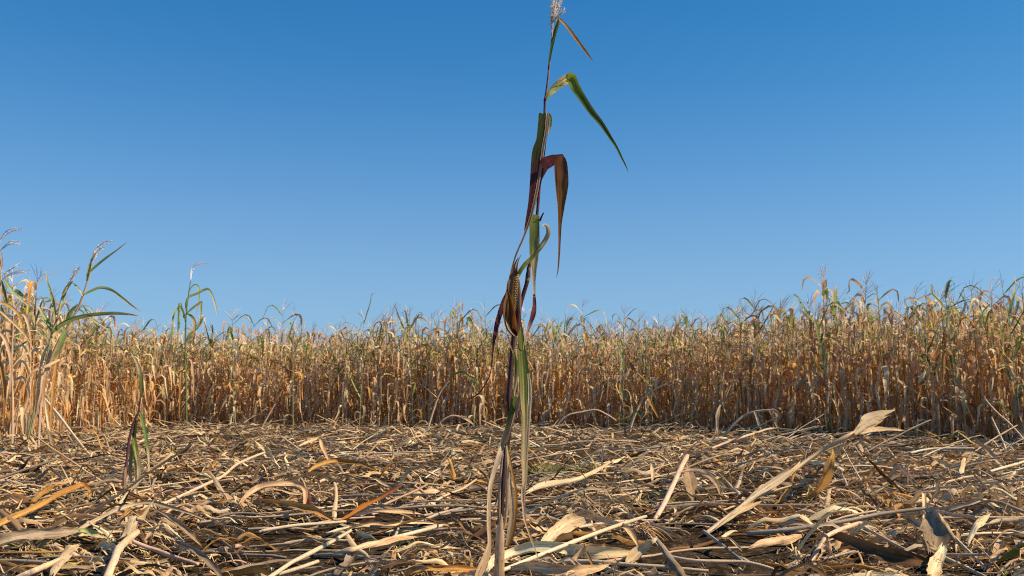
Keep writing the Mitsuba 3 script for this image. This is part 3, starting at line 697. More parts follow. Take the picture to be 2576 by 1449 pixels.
# ------------------------------------------------------------------ bent and leaning dry stalks in front of the crop
BENT = [
    ("bent dry stalk, arched low in front of the crop just right of the lone plant", 9, [(1397, 1076, 5, 17), (1412, 1058, 5, 17), (1436, 1042, 5, 17), (1468, 1036, 5, 17), (1497, 1031, 4.5, 17), (1530, 1045, 4.5, 16.9), (1552, 1060, 4, 16.8)],
     [(18, [(1490, 1033, 4, 17), (1494, 1050, 6, 17), (1503, 1068, 4, 16.9)]), (7, [(1552, 1058, 3, 16.8), (1575, 1052, 5, 16.7), (1595, 1040, 3, 16.6)])]),
    ("leaning pale stalk with a snapped top, right of the arched stalk", 1, [(1584, 1086, 6, 15.8), (1594, 1052, 6, 15.8), (1608, 1020, 5.5, 15.8), (1626, 994, 5, 15.7), (1648, 980, 4.5, 15.6), (1676, 967, 4, 15.5)],
     [(2, [(1628, 994, 4, 15.7), (1640, 1020, 8, 15.6), (1655, 1050, 4, 15.6)]), (5, [(1586, 1062, 4, 15.6), (1600, 1036, 6, 15.5), (1614, 1056, 3, 15.4)])]),
    ("upright pale stalk in front of the darker right part of the crop", 9, [(1796, 1099, 6, 14.5), (1804, 1060, 6, 14.5), (1812, 1018, 5, 14.5), (1826, 995, 5, 14.4), (1838, 968, 4, 14.4)],
     [(1, [(1812, 1020, 4, 14.4), (1803, 1050, 8, 14.3), (1806, 1095, 5, 14.3)])]),
    ("long pinkish stalk bent over in an arch before the right crop", 9, [(1820, 1100, 7, 13.8), (1842, 1072, 7, 13.8), (1869, 1049, 7, 13.8), (1900, 1036, 6.5, 13.7), (1945, 1032, 6, 13.6)],
     [(1, [(1898, 1036, 3, 13.6), (1906, 1060, 7, 13.5), (1916, 1082, 3, 13.5)]), (18, [(1942, 1030, 5, 13.6), (1956, 1048, 12, 13.5), (1950, 1062, 6, 13.5)]), (0, [(1936, 1033, 3, 13.6), (1950, 1062, 7, 13.5), (1958, 1085, 3, 13.5)])]),
    ("straight pale stalk leaning right in front of the left crop", 1, [(109, 1000, 5, 11.5), (150, 1048, 6, 10.8), (186, 1096, 6, 10.2), (221, 1140, 6, 9.7)], [(18, [(112, 1005, 4, 11.4), (120, 1060, 8, 10.8), (128, 1115, 5, 10.4)])]),
    ("upright whitish stalk under the two tall plants on the left", 1, [(140, 1152, 7, 9.9), (128, 1112, 7, 9.9), (118, 1060, 6, 9.9), (110, 1002, 4, 9.9)], [(0, [(120, 1080, 4, 9.8), (132, 1120, 8, 9.8), (136, 1150, 4, 9.8)])]),
    ("pale stalk leaning left at the foot of the middle crop", 18, [(658, 1076, 5, 17.2), (672, 1050, 5, 17.2), (692, 1016, 4, 17.2)], []),
    ("leaning stalk at the crop foot, left of the lone plant", 1, [(1076, 1080, 5, 16.8), (1088, 1040, 5, 16.8), (1106, 990, 4.5, 16.8), (1130, 958, 4, 16.8)], [(5, [(1130, 956, 3, 16.8), (1160, 936, 6, 16.7), (1185, 950, 5, 16.6), (1212, 960, 2, 16.5)])]),
    ("low arched tan stalk left of the lone plant", 9, [(1102, 1070, 4.5, 17), (1118, 1055, 5, 17), (1140, 1046, 5, 17), (1162, 1050, 4.5, 17), (1180, 1062, 4, 17)], [(18, [(1160, 1048, 4, 17), (1176, 1056, 8, 16.9), (1190, 1068, 3, 16.9)])]),
    ("thin pale stalk leaning left at the right picture edge", 1, [(2576, 1108, 5, 11.8), (2540, 1066, 5, 11.9), (2510, 1040, 5, 12), (2478, 1004, 4, 12.1)], []),
    ("short forked stalk near the right picture edge", 18, [(2530, 1132, 5, 10.5), (2520, 1105, 5, 10.6), (2494, 1050, 4, 10.8)], [(1, [(2522, 1110, 4, 10.5), (2545, 1125, 5, 10.4), (2552, 1140, 2, 10.3)])]),
]
for lab, tone, rows, lv in BENT:
    t = thing("corn_stalk", lab, "corn stalk")
    part(t, "stalk", stem(rows, tone, 7, 26, nodes=(.3, .62)), STALK)
    for tn, lr in lv:
        part(t, "leaf", blade(lr, tn, .9, (.2, .8), 16, 5, .04), LEAF)


# ------------------------------------------------------------------ fallen leaves and stalks that stand out in the litter
named = []          # points of the pieces that lie uppermost


def fallen(name, label, tone, rows, fold=.7, twist=(-.3, .5), kind="leaf"):
    key = thing(name, label, "corn leaf" if kind == "leaf" else "corn stalk")
    if kind == "leaf":
        mesh = blade(rows, tone, (fold + .35) * (1 if int(rows[0][0]) % 3 else -1), twist, 40, 11, .05, depth=False, fray=.5)
        put(key, mesh, LITTER)
        named.append(mesh[0])
    return key


def g(rows, zs):
    """rows (px, py, width px) with heights above the ground."""
    return [(*r, z) for r, z in zip(rows, zs)]


FALLEN_LEAVES = [
    ("big pale dry leaf rising and folding over, right of the lone plant's foot", 1, g([(1358, 1386, 16), (1380, 1358, 27), (1411, 1328, 32), (1445, 1308, 30), (1478, 1301, 22), (1492, 1302, 18)], [.05, .08, .11, .13, .14, .14]), .6, (.2, .1)),
    ("curling tan end of the big pale leaf, hanging over a shaded hollow", 18, g([(1484, 1301, 18), (1510, 1308, 15), (1540, 1316, 13), (1568, 1324, 14), (1588, 1343, 16), (1598, 1360, 12), (1604, 1372, 4)], [.14, .13, .12, .12, .10, .07, .04]), .7, (.3, .8)),
    ("broad pale leaf lying flat behind the foot of the lone plant", 1, g([(1262, 1412, 12), (1300, 1388, 24), (1340, 1376, 28), (1390, 1375, 26), (1440, 1380, 26), (1500, 1387, 24), (1566, 1388, 16), (1600, 1384, 4)], [.05, .06, .08, .08, .07, .07, .06, .04]), .5, (.1, -.3)),
    ("pointed pale leaf standing up like a tent, right foreground", 1, g([(1652, 1352, 4), (1640, 1362, 13), (1620, 1378, 22), (1598, 1398, 22), (1576, 1416, 6)], [.12, .11, .08, .05, .03]), .5, (.1, .4)),
    ("grey tan leaf running down from the tip of the pointed pale leaf", 3, g([(1650, 1352, 10), (1664, 1372, 18), (1684, 1400, 22), (1708, 1430, 22), (1722, 1452, 18)], [.12, .10, .07, .05, .04]), .9, (.3, .5)),
    ("wide tan leaf lying along the bottom edge right of the lone plant", 18, g([(1280, 1432, 10), (1320, 1428, 24), (1380, 1432, 30), (1440, 1436, 26), (1500, 1430, 14), (1530, 1420, 4)], [.03, .04, .05, .05, .05, .05]), .6, (-.1, .5)),
    ("golden curved leaf along the bottom edge, left of the lone plant", 2, g([(1010, 1448, 8), (1045, 1438, 16), (1090, 1431, 16), (1140, 1430, 15), (1187, 1434, 13), (1215, 1436, 5)], [.04, .06, .07, .07, .06, .05]), .8, (.2, .6)),
    ("bright white leaf scrap between the blades at the lone plant's foot", 1, g([(1226, 1436, 8), (1236, 1420, 18), (1246, 1404, 20), (1254, 1392, 8)], [.04, .06, .07, .07]), .5, (0, .3)),
    ("very dark leaf curving down to the left of the lone plant", 4, g([(1130, 1294, 8), (1146, 1308, 15), (1172, 1332, 18), (1200, 1350, 15), (1222, 1360, 5)], [.14, .12, .08, .06, .05]), .9, (.6, .9)),
    ("long golden leaf arched across the left foreground", 2, g([(-20, 1328, 16), (40, 1300, 17), (97, 1275, 17), (162, 1239, 15), (207, 1222, 16), (222, 1232, 13), (224, 1252, 8)], [.10, .12, .14, .17, .18, .16, .12]), .8, (.4, .9)),
    ("short golden leaf standing behind the long arched one on the left", 2, g([(78, 1276, 8), (90, 1254, 15), (108, 1236, 14), (139, 1218, 6)], [.08, .12, .14, .15]), .6, (.1, .5)),
    ("grey brown leaf arching over the litter below the short broken plant", 3, g([(170, 1352, 8), (201, 1333, 11), (250, 1306, 12), (292, 1285, 12), (340, 1270, 12), (374, 1264, 11), (421, 1276, 10), (470, 1290, 8), (520, 1309, 4)], [.06, .09, .12, .15, .16, .17, .15, .13, .10]), .9, (.5, .8)),
    ("broad grey tan leaf at the left edge of the foreground", 3, g([(-20, 1372, 26), (40, 1352, 30), (100, 1342, 26), (160, 1338, 20), (205, 1334, 8)], [.05, .08, .09, .09, .08]), .8, (.1, .4)),
    ("grey green leaf scrap at the tip of the broad left leaf", 11, g([(196, 1335, 8), (220, 1338, 16), (246, 1346, 12), (262, 1352, 4)], [.09, .08, .07, .06]), .6, (.2, .5)),
    ("pale leaf bending over the litter near the bottom left corner", 1, g([(132, 1446, 14), (148, 1418, 22), (164, 1392, 22), (180, 1376, 18), (196, 1370, 10)], [.03, .06, .09, .11, .11]), .6, (.1, .5)),
    ("tan leaf slanting down to the right, lower left", 18, g([(392, 1282, 5), (420, 1300, 13), (454, 1323, 16), (482, 1348, 14), (505, 1372, 4)], [.15, .12, .09, .07, .05]), .8, (.4, .7)),
    ("grey leaf slanting to the bottom edge, lower left", 3, g([(440, 1362, 6), (478, 1382, 16), (514, 1406, 18), (536, 1430, 18), (556, 1456, 14)], [.10, .09, .07, .05, .04]), .9, (.5, .8)),
    ("pale leaf bent into a loop left of the middle", 18, g([(604, 1268, 8), (625, 1244, 13), (650, 1228, 15), (700, 1218, 16), (742, 1216, 14), (760, 1226, 12), (767, 1244, 11), (763, 1276, 8)], [.10, .15, .18, .20, .20, .18, .15, .09]), .7, (.3, .6)),
    ("dull purple leaf hanging beside the looped one", 8, g([(768, 1228, 5), (774, 1240, 11), (778, 1258, 10), (780, 1276, 4)], [.16, .14, .11, .08]), .7, (.2, .2)),
    ("golden rimmed leaf running right from under the looped one", 2, g([(658, 1258, 5), (700, 1265, 13), (750, 1274, 17), (790, 1286, 17), (820, 1300, 13), (840, 1310, 5)], [.12, .12, .12, .11, .09, .08]), .8, (.3, .7)),
    ("golden leaf that turns into a dark purple blade in the middle left", 15, g([(1010, 1221, 6), (980, 1238, 12), (945, 1260, 11), (912, 1278, 12), (880, 1298, 9), (858, 1309, 4)], [.20, .17, .13, .11, .08, .07]), .8, (.3, .7)),
    ("low tan leaf arched left of the lone plant", 18, g([(892, 1298, 5), (925, 1290, 10), (960, 1286, 11), (1010, 1288, 10), (1058, 1293, 4)], [.08, .10, .11, .10, .08]), .8, (.4, .8)),
    ("long flat tan leaf in the foreground left of the lone plant", 18, g([(840, 1390, 6), (880, 1382, 16), (928, 1368, 18), (985, 1354, 15), (1041, 1350, 6)], [.05, .07, .08, .08, .07]), .8, (.4, .7)),
    ("pale leaf cluster tip in the middle distance right of the lone plant", 1, g([(1326, 1238, 8), (1360, 1222, 16), (1400, 1214, 18), (1440, 1208, 14), (1482, 1190, 10), (1534, 1160, 5)], [.08, .11, .12, .13, .16, .20]), .7, (.2, .6)),
    ("small peaked leaf in the middle distance right of the lone plant", 18, g([(1634, 1160, 3), (1640, 1172, 10), (1642, 1192, 10), (1641, 1208, 4)], [.22, .19, .14, .10]), .6, (.1, .3)),
    ("broad grey leaf folded over the dark stalk at lower right", 3, g([(2332, 1278, 10), (2342, 1300, 34), (2352, 1330, 50), (2356, 1360, 50), (2350, 1385, 36), (2340, 1402, 10)], [.18, .16, .13, .10, .07, .05]), .7, (-.3, .1)),
    ("pale rim of the broad grey folded leaf", 1, g([(2334, 1276, 8), (2356, 1294, 15), (2376, 1318, 16), (2392, 1342, 12), (2402, 1356, 4)], [.19, .17, .15, .12, .10]), .9, (.2, .3)),
    ("whitish ragged leaf sheath at lower right, reaching the bottom edge", 1, g([(2372, 1372, 12), (2364, 1394, 26), (2354, 1422, 30), (2340, 1454, 28)], [.10, .08, .05, .03]), .9, (.1, .3)),
    ("wide dark brown leaf lying across the lower right", 4, g([(2078, 1342, 8), (2120, 1356, 24), (2164, 1372, 30), (2229, 1396, 34), (2300, 1410, 30), (2345, 1416, 10)], [.10, .09, .08, .06, .05, .04]), .8, (.3, .5)),
    ("pale curled leaf standing at the far lower right", 1, g([(2436, 1368, 5), (2446, 1342, 14), (2458, 1318, 17), (2476, 1302, 13), (2488, 1294, 4)], [.06, .10, .14, .16, .17]), .6, (.1, .4)),
    ("short amber leaf standing in the right litter", 2, g([(2242, 1278, 10), (2238, 1264, 12), (2240, 1250, 8), (2244, 1242, 3)], [.08, .11, .14, .16]), .7, (.1, .3)),
    ("pale leaf lying slantwise behind the dark stalk at lower right", 1, g([(2276, 1298, 5), (2300, 1312, 16), (2325, 1330, 16), (2342, 1345, 5)], [.12, .10, .08, .06]), .7, (.1, .3)),
    ("pale ribbed leaf at the right edge of the foreground", 1, g([(2490, 1316, 5), (2530, 1308, 13), (2560, 1308, 14), (2590, 1312, 12)], [.10, .11, .11, .11]), .7, (.1, .3)),
    ("broad pale leaf in the litter below the middle of the long leaning stalk", 18, g([(1890, 1376, 6), (1920, 1366, 18), (1965, 1358, 22), (2000, 1350, 14), (2022, 1344, 4)], [.06, .07, .07, .07, .06]), .7, (.1, .3)),
    ("short amber leaf standing in front of the lone plant's left blade", 2, g([(1128, 1150, 3), (1134, 1166, 9), (1140, 1186, 10), (1144, 1206, 4)], [.24, .20, .14, .09]), .7, (.1, .5)),
    ("tan arched leaf in the middle distance left of the lone plant", 2, g([(776, 1188, 5), (810, 1168, 12), (850, 1160, 12), (900, 1166, 10), (950, 1186, 4)], [.16, .20, .21, .20, .15]), .8, (.3, .7)),
    ("bent tan leaf with a sharp knee in the middle distance on the left", 18, g([(752, 1122, 4), (780, 1110, 8), (802, 1104, 9), (812, 1128, 10), (826, 1158, 6)], [.26, .28, .29, .22, .14]), .8, (.3, .7)),
]
for lab, tone, rows, fo, tw in FALLEN_LEAVES:
    fallen("fallen_leaf", lab, tone, rows, fo, tw)
FALLEN_STALKS = [
    ("long pale stalk lying from the lone plant's foot up to the right", 1, [(1262, 1436, 13, .03), (1350, 1400, 13, .06), (1430, 1368, 12, .09), (1534, 1329, 12, .12), (1625, 1299, 9, .14)], (.42, .8)),
    ("thick stalk leaning up in the litter right of the middle", 9, [(1646, 1310, 16, .02), (1668, 1272, 16, .08), (1692, 1222, 15, .16), (1714, 1174, 15, .24), (1729, 1147, 14, .29)], (.35, .93)),
    ("long stalk leaning up to the right with a tattered leaf at its tip", 18, [(1778, 1341, 14, .02), (1840, 1295, 16, .09), (1905, 1246, 17, .16), (1980, 1194, 17, .26), (1999, 1181, 12, .28), (2030, 1158, 11, .33), (2067, 1133, 11, .39), (2108, 1110, 14, .45), (2136, 1096, 16, .485), (2156, 1084, 12, .51)], (.3, .565)),
    ("long dark grey stalk lying across the lower right", 3, [(1880, 1342, 14, .06), (1990, 1332, 14, .09), (2099, 1316, 13, .12), (2229, 1291, 12, .16), (2330, 1279, 11, .18)], (.4, .75)),
    ("pale stalk slanting down from the folded grey leaf to the bottom right", 1, [(2330, 1280, 9, .18), (2391, 1342, 9, .11), (2479, 1428, 9, .04)], (.5,)),
    ("short pale stalk at the bottom edge, lower right", 1, [(2374, 1403, 14, .06), (2420, 1424, 13, .04), (2480, 1453, 12, .02)], (.3,)),
    ("upright forked tan stalk end at lower right", 18, [(2040, 1414, 13, .02), (2060, 1378, 13, .07), (2078, 1348, 12, .11)], (.95,)),
    ("tan stalk joined to the forked end, running to the right", 18, [(2078, 1350, 13, .11), (2110, 1334, 14, .12), (2166, 1316, 14, .13)], (.4,)),
    ("thin tan stalk running down from the dark stalk at lower right", 18, [(2160, 1318, 9, .13), (2230, 1358, 9, .09), (2340, 1414, 9, .04)], (.4,)),
    ("pale stalk lying along the bottom, right of the tent shaped leaf", 18, [(1672, 1398, 12, .05), (1760, 1412, 12, .05), (1860, 1414, 12, .05), (1950, 1434, 11, .03)], (.5,)),
    ("grey stalk slanting to the right below the long leaning stalk", 3, [(1770, 1336, 10, .08), (1820, 1374, 10, .05), (1866, 1411, 10, .03)], (.5,)),
    ("thick tan stalk standing out at the bottom left", 18, [(268, 1456, 25, .02), (286, 1412, 24, .06), (303, 1376, 23, .09), (326, 1354, 22, .11), (345, 1338, 20, .12)], (.55,)),
    ("tan stalk lying at the bottom left corner", 18, [(40, 1456, 18, .03), (100, 1430, 18, .05), (158, 1406, 17, .07)], (.6,)),
    ("reddish stalk lying right of the thick tan one, bottom left", 9, [(334, 1362, 12, .10), (380, 1380, 12, .07), (430, 1398, 12, .05), (498, 1420, 11, .03)], (.45,)),
    ("long thin tan stalk running up to the right, left of the middle", 18, [(400, 1272, 8, .10), (480, 1236, 9, .13), (551, 1203, 9, .16), (600, 1166, 8, .21), (671, 1137, 7, .24)], (.4, .7)),
    ("bright straight stalk lying below the looped leaf", 1, [(658, 1336, 10, .06), (766, 1320, 10, .08), (870, 1312, 9, .08)], (.5,)),
    ("pale broken stalk pointing at the lone plant from the left", 1, [(985, 1354, 12, .06), (1050, 1338, 12, .07), (1110, 1322, 11, .08)], (.5,)),
    ("short pale stalk at the bottom edge left of the middle", 1, [(700, 1446, 12, .03), (755, 1428, 12, .05), (800, 1412, 11, .06)], (.5,)),
    ("thin stalk lying flat across the left foreground", 2, [(-20, 1392, 7, .05), (80, 1390, 7, .06), (190, 1386, 6, .05)], (.5,)),
    ("long tan stalk rising to the right near the right crop", 18, [(1790, 1128, 7, .10), (1830, 1112, 7, .14), (1900, 1090, 7, .20), (1950, 1078, 6, .23), (2040, 1092, 6, .18), (2085, 1108, 5, .14)], (.3, .6)),
    ("pale flat stalk lying in the middle distance on the right", 1, [(2290, 1140, 7, .10), (2370, 1128, 7, .14), (2450, 1128, 6, .14)], (.5,)),
    ("pale stalk running to the right picture edge in the middle distance", 1, [(2490, 1186, 8, .08), (2540, 1172, 8, .11), (2590, 1156, 7, .13)], (.5,)),
]
ON_STALK = {   # leaves still attached to a fallen stalk
    "thick stalk leaning up in the litter right of the middle": [
        ("tan leaf hanging from the raised end", 18, .5, (.1, .4), [g([(1728, 1166, 6), (1732, 1190, 17), (1737, 1220, 26), (1740, 1242, 20), (1742, 1258, 5)], [.24, .20, .14, .10, .07])]),
        ("curled leaf bent over to the right", 18, .9, (.2, .8), [g([(1712, 1188, 5), (1745, 1184, 9), (1780, 1196, 11), (1804, 1222, 10), (1814, 1256, 4)], [.22, .24, .22, .16, .09])])],
    "long stalk leaning up to the right with a tattered leaf at its tip": [
        ("tattered pale leaf at the raised tip", 1, .3, (.1, .2), [[(2148, 1089, 8, .50), (2166, 1068, 13, .54), (2192, 1048, 15, .57), (2218, 1040, 11, .59), (2247, 1028, 1, .61)],
                                                               [(2150, 1091, 8, .50), (2172, 1075, 14, .53), (2196, 1060, 14, .56), (2216, 1050, 8, .57), (2234, 1046, 1, .58)],
                                                               [(2152, 1092, 7, .50), (2176, 1078, 10, .52), (2200, 1067, 8, .54), (2222, 1056, 1, .56)]]),
        ("narrow leaf stretching right from the tip", 18, .8, (.3, .6), [[(2152, 1092, 8, .49), (2185, 1086, 9, .50), (2213, 1080, 9, .51), (2245, 1079, 9, .51), (2268, 1082, 4, .50)]]),
        ("amber brown drooping leaf", 2, .7, (.3, .6), [[(2094, 1130, 8, .40), (2089, 1155, 15, .35), (2083, 1180, 19, .29), (2072, 1214, 20, .20), (2050, 1240, 16, .13), (2030, 1252, 6, .10)]]),
        ("frayed pale sheath along the lower half", 1, -1.2, (.2, .5), [[(1850, 1284, 6, .115), (1890, 1253, 15, .165), (1940, 1217, 16, .225), (1985, 1186, 12, .285), (2012, 1160, 2, .33)]]),
        ("second frayed strip near the bottom end", 0, .9, (.4, .2), [[(1800, 1330, 5, .04), (1836, 1304, 13, .085), (1876, 1278, 12, .12), (1912, 1262, 4, .13)]]),
        ("thin dark hanging leaf", 2, .8, (.3, .6), [[(2002, 1184, 5, .27), (1990, 1210, 8, .20), (1972, 1245, 8, .12), (1948, 1268, 3, .08)]])],
}
for lab, tone, rows, nd in FALLEN_STALKS:
    key = thing("fallen_stalk", lab, "corn stalk")
    body = key + "__stalk" if lab in ON_STALK else key
    mesh = stem([(a_, b_, w_ * .82, z_) for a_, b_, w_, z_ in rows], tone, 9, 34, True, nd)
    put(body, mesh, STALK)
    named.append(mesh[0])
    for l2, tn, fo, tw, strips in ON_STALK.get(lab, []):
        mesh = join([blade(q, tn, fo, tw, 26, 9, .06, depth=False, fray=.9) for q in strips])
        labels[part(key, "leaf", mesh, LEAF)] = {"label": l2}
        named.append(mesh[0])
# brown dried tassel lying in the litter behind the tent shaped leaf
rr = np.random.default_rng(31)
cc = on_ground(1600, 1326, .09)
b = []
for k in range(46):
    a = rr.normal(0, 0.9)
    d = np.array([math.cos(a), rr.normal(0, .35), rr.normal(0.05, .22)])
    q = np.linspace(0, 1, 6)[:, None]
    P = cc + rr.normal(0, 1, 3) * [.035, .02, .012] + d * q * rr.uniform(.06, .16) + np.array([0, 0, -.08]) * q ** 2
    b.append(tube(P, np.array([.0015, .003, .0032, .003, .002, .0008]), 4, int(rr.choice([9, 18, 2, 3]))))
key = thing("fallen_tassel", "brown dried tassel lying in the litter behind the tent shaped leaf", "corn tassel")
put(key, join(b), STALK)

# ------------------------------------------------------------------ the rest of the litter
rl = np.random.default_rng(42)


def scatter(count, ymin, ymax, power=1.0):
    y = ymin + (ymax - ymin) * rl.uniform(0, 1, count) ** power
    x = rl.uniform(-1, 1, count) * (0.60 * y + 0.9)
    return x, y


def litter(x, y, n, m, length, width, lift, arch, upright=0.06):
    b = len(x)
    s = np.linspace(0, 1, n)[None]
    yaw = np.where(rl.uniform(0, 1, b) < .72, rl.normal(0, .38, b) + np.pi * rl.integers(0, 2, b), rl.uniform(0, 6.28, b))
    turn = rl.normal(0, .45, b)
    L = rl.uniform(*length, b)
    W = rl.uniform(*width, b)
    az = yaw[:, None] + turn[:, None] * (s - .5) + np.cumsum(rl.normal(0, 1, (b, n)), 1) * rl.uniform(.03, .16, b)[:, None]
    # half of the pieces are snapped or creased somewhere
    sk = np.where(rl.uniform(0, 1, b) < .5, rl.uniform(.25, .75, b), 2.0)[:, None]
    az = az + np.where(s > sk, rl.normal(0, .8, b)[:, None], 0)
    step = L[:, None] / (n - 1)
    px_ = np.cumsum(np.cos(az) * step, 1); py_ = np.cumsum(np.sin(az) * step, 1)
    px_ += (x - px_.mean(1))[:, None]; py_ += (y - py_.mean(1))[:, None]
    up = rl.uniform(0, 1, b) < upright
    tilt = np.where(up, rl.uniform(.2, .6, b), np.abs(rl.normal(0, .055, b))) * L
    ar = np.abs(rl.normal(0, arch, b)) * L
    z = rl.exponential(lift, b)[:, None] + tilt[:, None] * s + ar[:, None] * 4 * s * (1 - s) * np.where(up, .4, 1)[:, None]
    z += np.where(sk < 1, np.maximum(0, 1 - np.abs(s - sk) / .4), 0) * (np.abs(rl.normal(0, .13, b)) * L)[:, None]
    z += 0.25 * W[:, None] + rl.uniform(.003, .016, b)[:, None] * np.sin(s * rl.uniform(5, 14, b)[:, None] + rl.uniform(0, 6, b)[:, None])
    flat = np.where(up, .55, 1.0)[:, None]
    P = np.stack([px_ * 1, py_ * 1, ground_z(px_, py_) + z], -1)
    c = P.mean(1, keepdims=True)
    P[..., :2] = c[..., :2] + (P[..., :2] - c[..., :2]) * flat[..., None]
    prof = np.clip(.5 + s * 3, 0, 1) * np.clip(1.05 - s, .05, 1) ** np.where(rl.uniform(0, 1, b) < .55, .7, .15)[:, None]
    Wd = W[:, None] * prof
    side = np.stack([-np.sin(yaw), np.cos(yaw), np.zeros(b)], 1)
    tw = rl.normal(0, .6, b)[:, None] + rl.normal(0, .8, b)[:, None] * s
    tone = rl.choice([0, 1, 18, 3, 4, 2, 9, 7], b, p=[.21, .15, .18, .18, .17, .07, .03, .01])
    return P, Wd, side, tw, rl.uniform(.5, 1.9, b) * rl.choice([-1, 1], b), m, rl.uniform(.03, .16, b), tone, rl.uniform(0, 1, b)


def litter_stalks(x, y):
    out = []
    for a, c in zip(x, y):
        yaw = rl.normal(0, .5) if rl.uniform() < .7 else rl.uniform(0, 6.28)
        ln, rad = rl.uniform(.25, 1.05), rl.uniform(.0055, .011)
        q = np.linspace(-.5, .5, 9)
        z0, tilt, bow = rl.exponential(.03), rl.normal(0, .09) if rl.uniform() < .88 else rl.uniform(.2, .55), rl.normal(0, .05)
        px_, py_ = a + np.cos(yaw) * ln * q, c + np.sin(yaw) * ln * q + bow * q ** 2
        z = ground_z(px_, py_) * .6 + ground_z(a, c) * .4 + z0 + rad + abs(tilt) * ln * (q + .5) + abs(bow) * (.25 - q ** 2)
        R = rad * np.linspace(1.0, .75, 9)
        R[[2, 6]] *= 1.25
        out.append(tube(np.stack([px_, py_, z], 1), R, 6, int(rl.choice([0, 18, 1, 9, 3, 4], p=[.25, .25, .2, .1, .14, .06]))))
    return out


CELL = 7.0
top_depth = np.full((int(1600 / CELL) + 1, int(2700 / CELL) + 1), 0.0)


def cells(P):
    d = P - EYE
    w = np.maximum(d @ FWD, 0.05)
    u, v = CX + FPX * d[..., 0] / w, CY - FPX * (d @ UP) / w
    return np.clip((v / CELL).astype(int), 0, top_depth.shape[0] - 1), np.clip(((u + 60) / CELL).astype(int), 0, top_depth.shape[1] - 1), w


for V in named:
    i, j, w = cells(V)
    np.maximum.at(top_depth, (i, j), w)


def lies_free(P, share=0.0):
    """Loose pieces were not laid on top of the named ones: True where a piece leaves them (nearly) uncovered."""
    i, j, w = cells(P)
    return (w < top_depth[i, j] - 0.02).mean(1) <= share


# the leaves and stalks that show largest, each a thing of its own
x, y = scatter(420, 3.15, 6.8, 1.25)
batch = litter(x, y, 14, 5, (.22, .7), (.016, .05), .035, .08, .12)
P, Wd, side, tw, fo, m, rp, tone, ph = batch
for i in np.nonzero(lies_free(P))[0][:300]:
    near = y[i] < 4.6
    look = {0: "straw coloured", 1: "bleached pale", 18: "warm tan", 3: "weathered grey", 4: "dark brown", 2: "orange brown", 9: "pinkish tan", 7: "yellow green"}[int(tone[i])]
    zone = "left" if x[i] / y[i] < -.2 else "right" if x[i] / y[i] > .22 else "middle"
    lab = f"{look} loose leaf in the {'near' if near else 'farther'} litter on the {zone}" if zone != "middle" else f"{look} loose leaf in the {'near' if near else 'farther'} litter round the lone plant"
    grp = "loose: " + lab
    key = thing("fallen_leaf", lab, "corn leaf", grp)
    put(key, ribbons(P[i:i + 1], Wd[i:i + 1], side[i:i + 1], tw[i:i + 1], fo[i:i + 1], m, rp[i:i + 1], tone[i:i + 1], ph[i:i + 1], 0.5), LITTER)
x, y = scatter(130, 3.2, 9.5, 1.2)
for me in [q for q in litter_stalks(x, y) if lies_free(q[0][None])[0]]:
    mx, my = me[0][:, 0].mean(), me[0][:, 1].mean()
    zone = "left part of the clearing" if mx / my < -.2 else "right part of the clearing" if mx / my > .22 else "middle of the clearing"
    lab = f"loose piece of dry stalk in the {'near' if my < 5 else 'farther'} litter, {zone}"
    key = thing("fallen_stalk", lab, "corn stalk", "loose: " + lab)
    put(key, me, STALK)
sheets, sticks = [], []
for args in [(2300, 2.6, 5.4, 1.0, 12, 5, (.10, .5), (.016, .05), .034, .08, .13), (3900, 5.2, 9.5, 1.0, 9, 4, (.10, .5), (.016, .05), .034, .09, .13),
             (5600, 9.0, 20.0, 1.0, 7, 3, (.12, .5), (.015, .05), .022, .09, .10), (6000, 2.6, 6.0, 1.0, 5, 3, (.02, .13), (.004, .02), .010, .14, .12), (2600, 2.6, 6.5, 1.0, 9, 3, (.12, .4), (.005, .016), .03, .16, .12),
             (9000, 6.0, 13.0, 1.0, 4, 2, (.04, .14), (.006, .022), .015, .10, .10)]:
    c_, y0, y1, pw, n, m, ln, wd, lf, ar, upr = args
    x, y = scatter(c_, y0, y1, pw)
    L_ = litter(x, y, n, m, ln, wd, lf, ar, upr)
    patchy = meshkit.fbm(np.stack([x * 1.1, y * 1.1, x * 0 + 4], -1), 3, 12) + rl.normal(0, .07, len(x))
    ok = lies_free(L_[0], 0.0 if ln[1] > .2 else .45) & ((patchy > (.455 if ln[1] > .2 else .36) - .012 * np.maximum(y - 5, 0)))
    sheets.append(ribbons(*[q[ok] if isinstance(q, np.ndarray) else q for q in L_], 0.9))
x, y = scatter(480, 7.0, 19.0, .9)
sticks += litter_stalks(x, y)
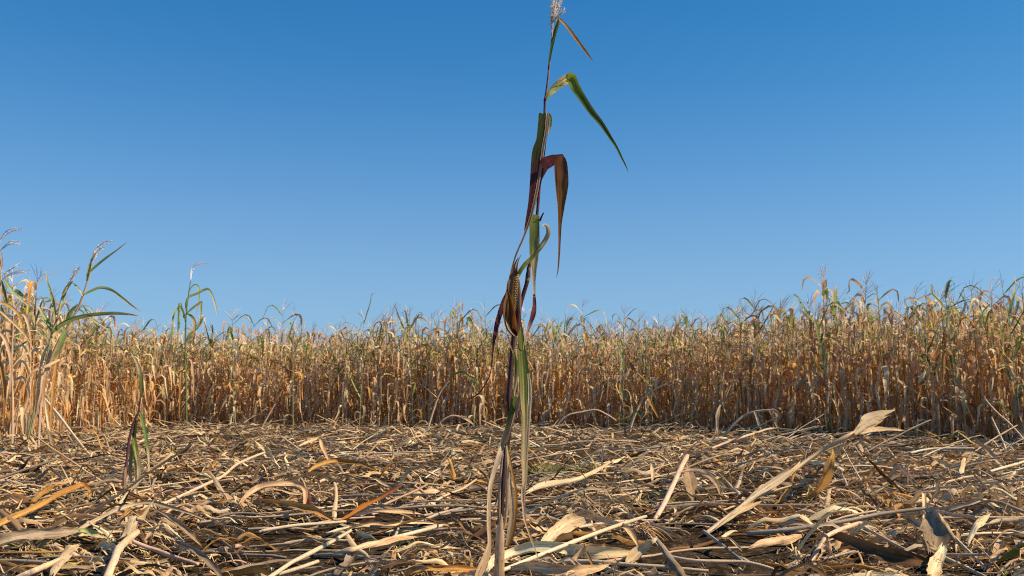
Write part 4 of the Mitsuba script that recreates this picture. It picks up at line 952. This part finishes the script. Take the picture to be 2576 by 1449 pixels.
x, y = scatter(240, 2.7, 7.0, 1.0)
sticks += [q for q in litter_stalks(x, y) if lies_free(q[0][None])[0]]
put("crop_residue__leaf_scraps", join(sheets), LITTER)
put("crop_residue__stalk_pieces", join(sticks), STALK)
labels["crop_residue"] = {"label": "thick litter of dry leaf scraps and stalk pieces covering the clearing", "category": "crop residue", "kind": "stuff"}

# ------------------------------------------------------------------ green weeds
for lab, px_, py_, cnt, spread_, hh in [
    ("small patch of green grass in the litter right of the lone plant", 1400, 1206, 320, .16, .19),
    ("few green grass blades beside the shaded hollow right of the lone plant", 1590, 1296, 40, .06, .17),
    ("tiny green weed near the bottom of the amber drooping leaf", 2222, 1180, 30, .10, .08),
    ("sparse green blades in front of the looped leaf's right end", 1000, 1392, 14, .08, .10),
    ("pale green weed at the foot of the right crop", 1960, 1080, 60, .2, .12),
    ("green weed at the crop foot behind the arched stalk", 1668, 1072, 50, .12, .16),
    ("green weed at the crop foot left of the lone plant", 1205, 1066, 40, .12, .18),
    ("green seedling at the crop foot, left of the middle", 882, 1060, 26, .06, .30),
]:
    p0 = on_ground(px_, py_, 0)
    b = cnt
    base = p0 + np.stack([rl.normal(0, spread_, b), rl.normal(0, spread_, b), np.zeros(b)], 1)
    base[:, 2] = ground_z(base[:, 0], base[:, 1]) + .02
    s = np.linspace(0, 1, 6)[None, :, None]
    a = rl.uniform(0, 6.28, b)
    d = np.stack([np.cos(a), np.sin(a), np.zeros(b)], 1)[:, None]
    hgt = (hh * rl.uniform(.5, 1.1, b))[:, None, None]
    P = base[:, None] + d * s ** 1.6 * hgt * rl.uniform(.3, 1.0, b)[:, None, None] + np.array([0, 0, 1.0]) * (s - .35 * s ** 2.5) * hgt
    key = thing("grass_tuft", lab, "grass")
    put(key, ribbons(P, np.tile(np.array([.004, .006, .006, .005, .003, .0005]), (b, 1)), np.stack([-np.sin(a), np.cos(a), a * 0], 1), None, np.full(b, .5), 3, None, rl.choice([5, 5, 7, 11], b)), LEAF)
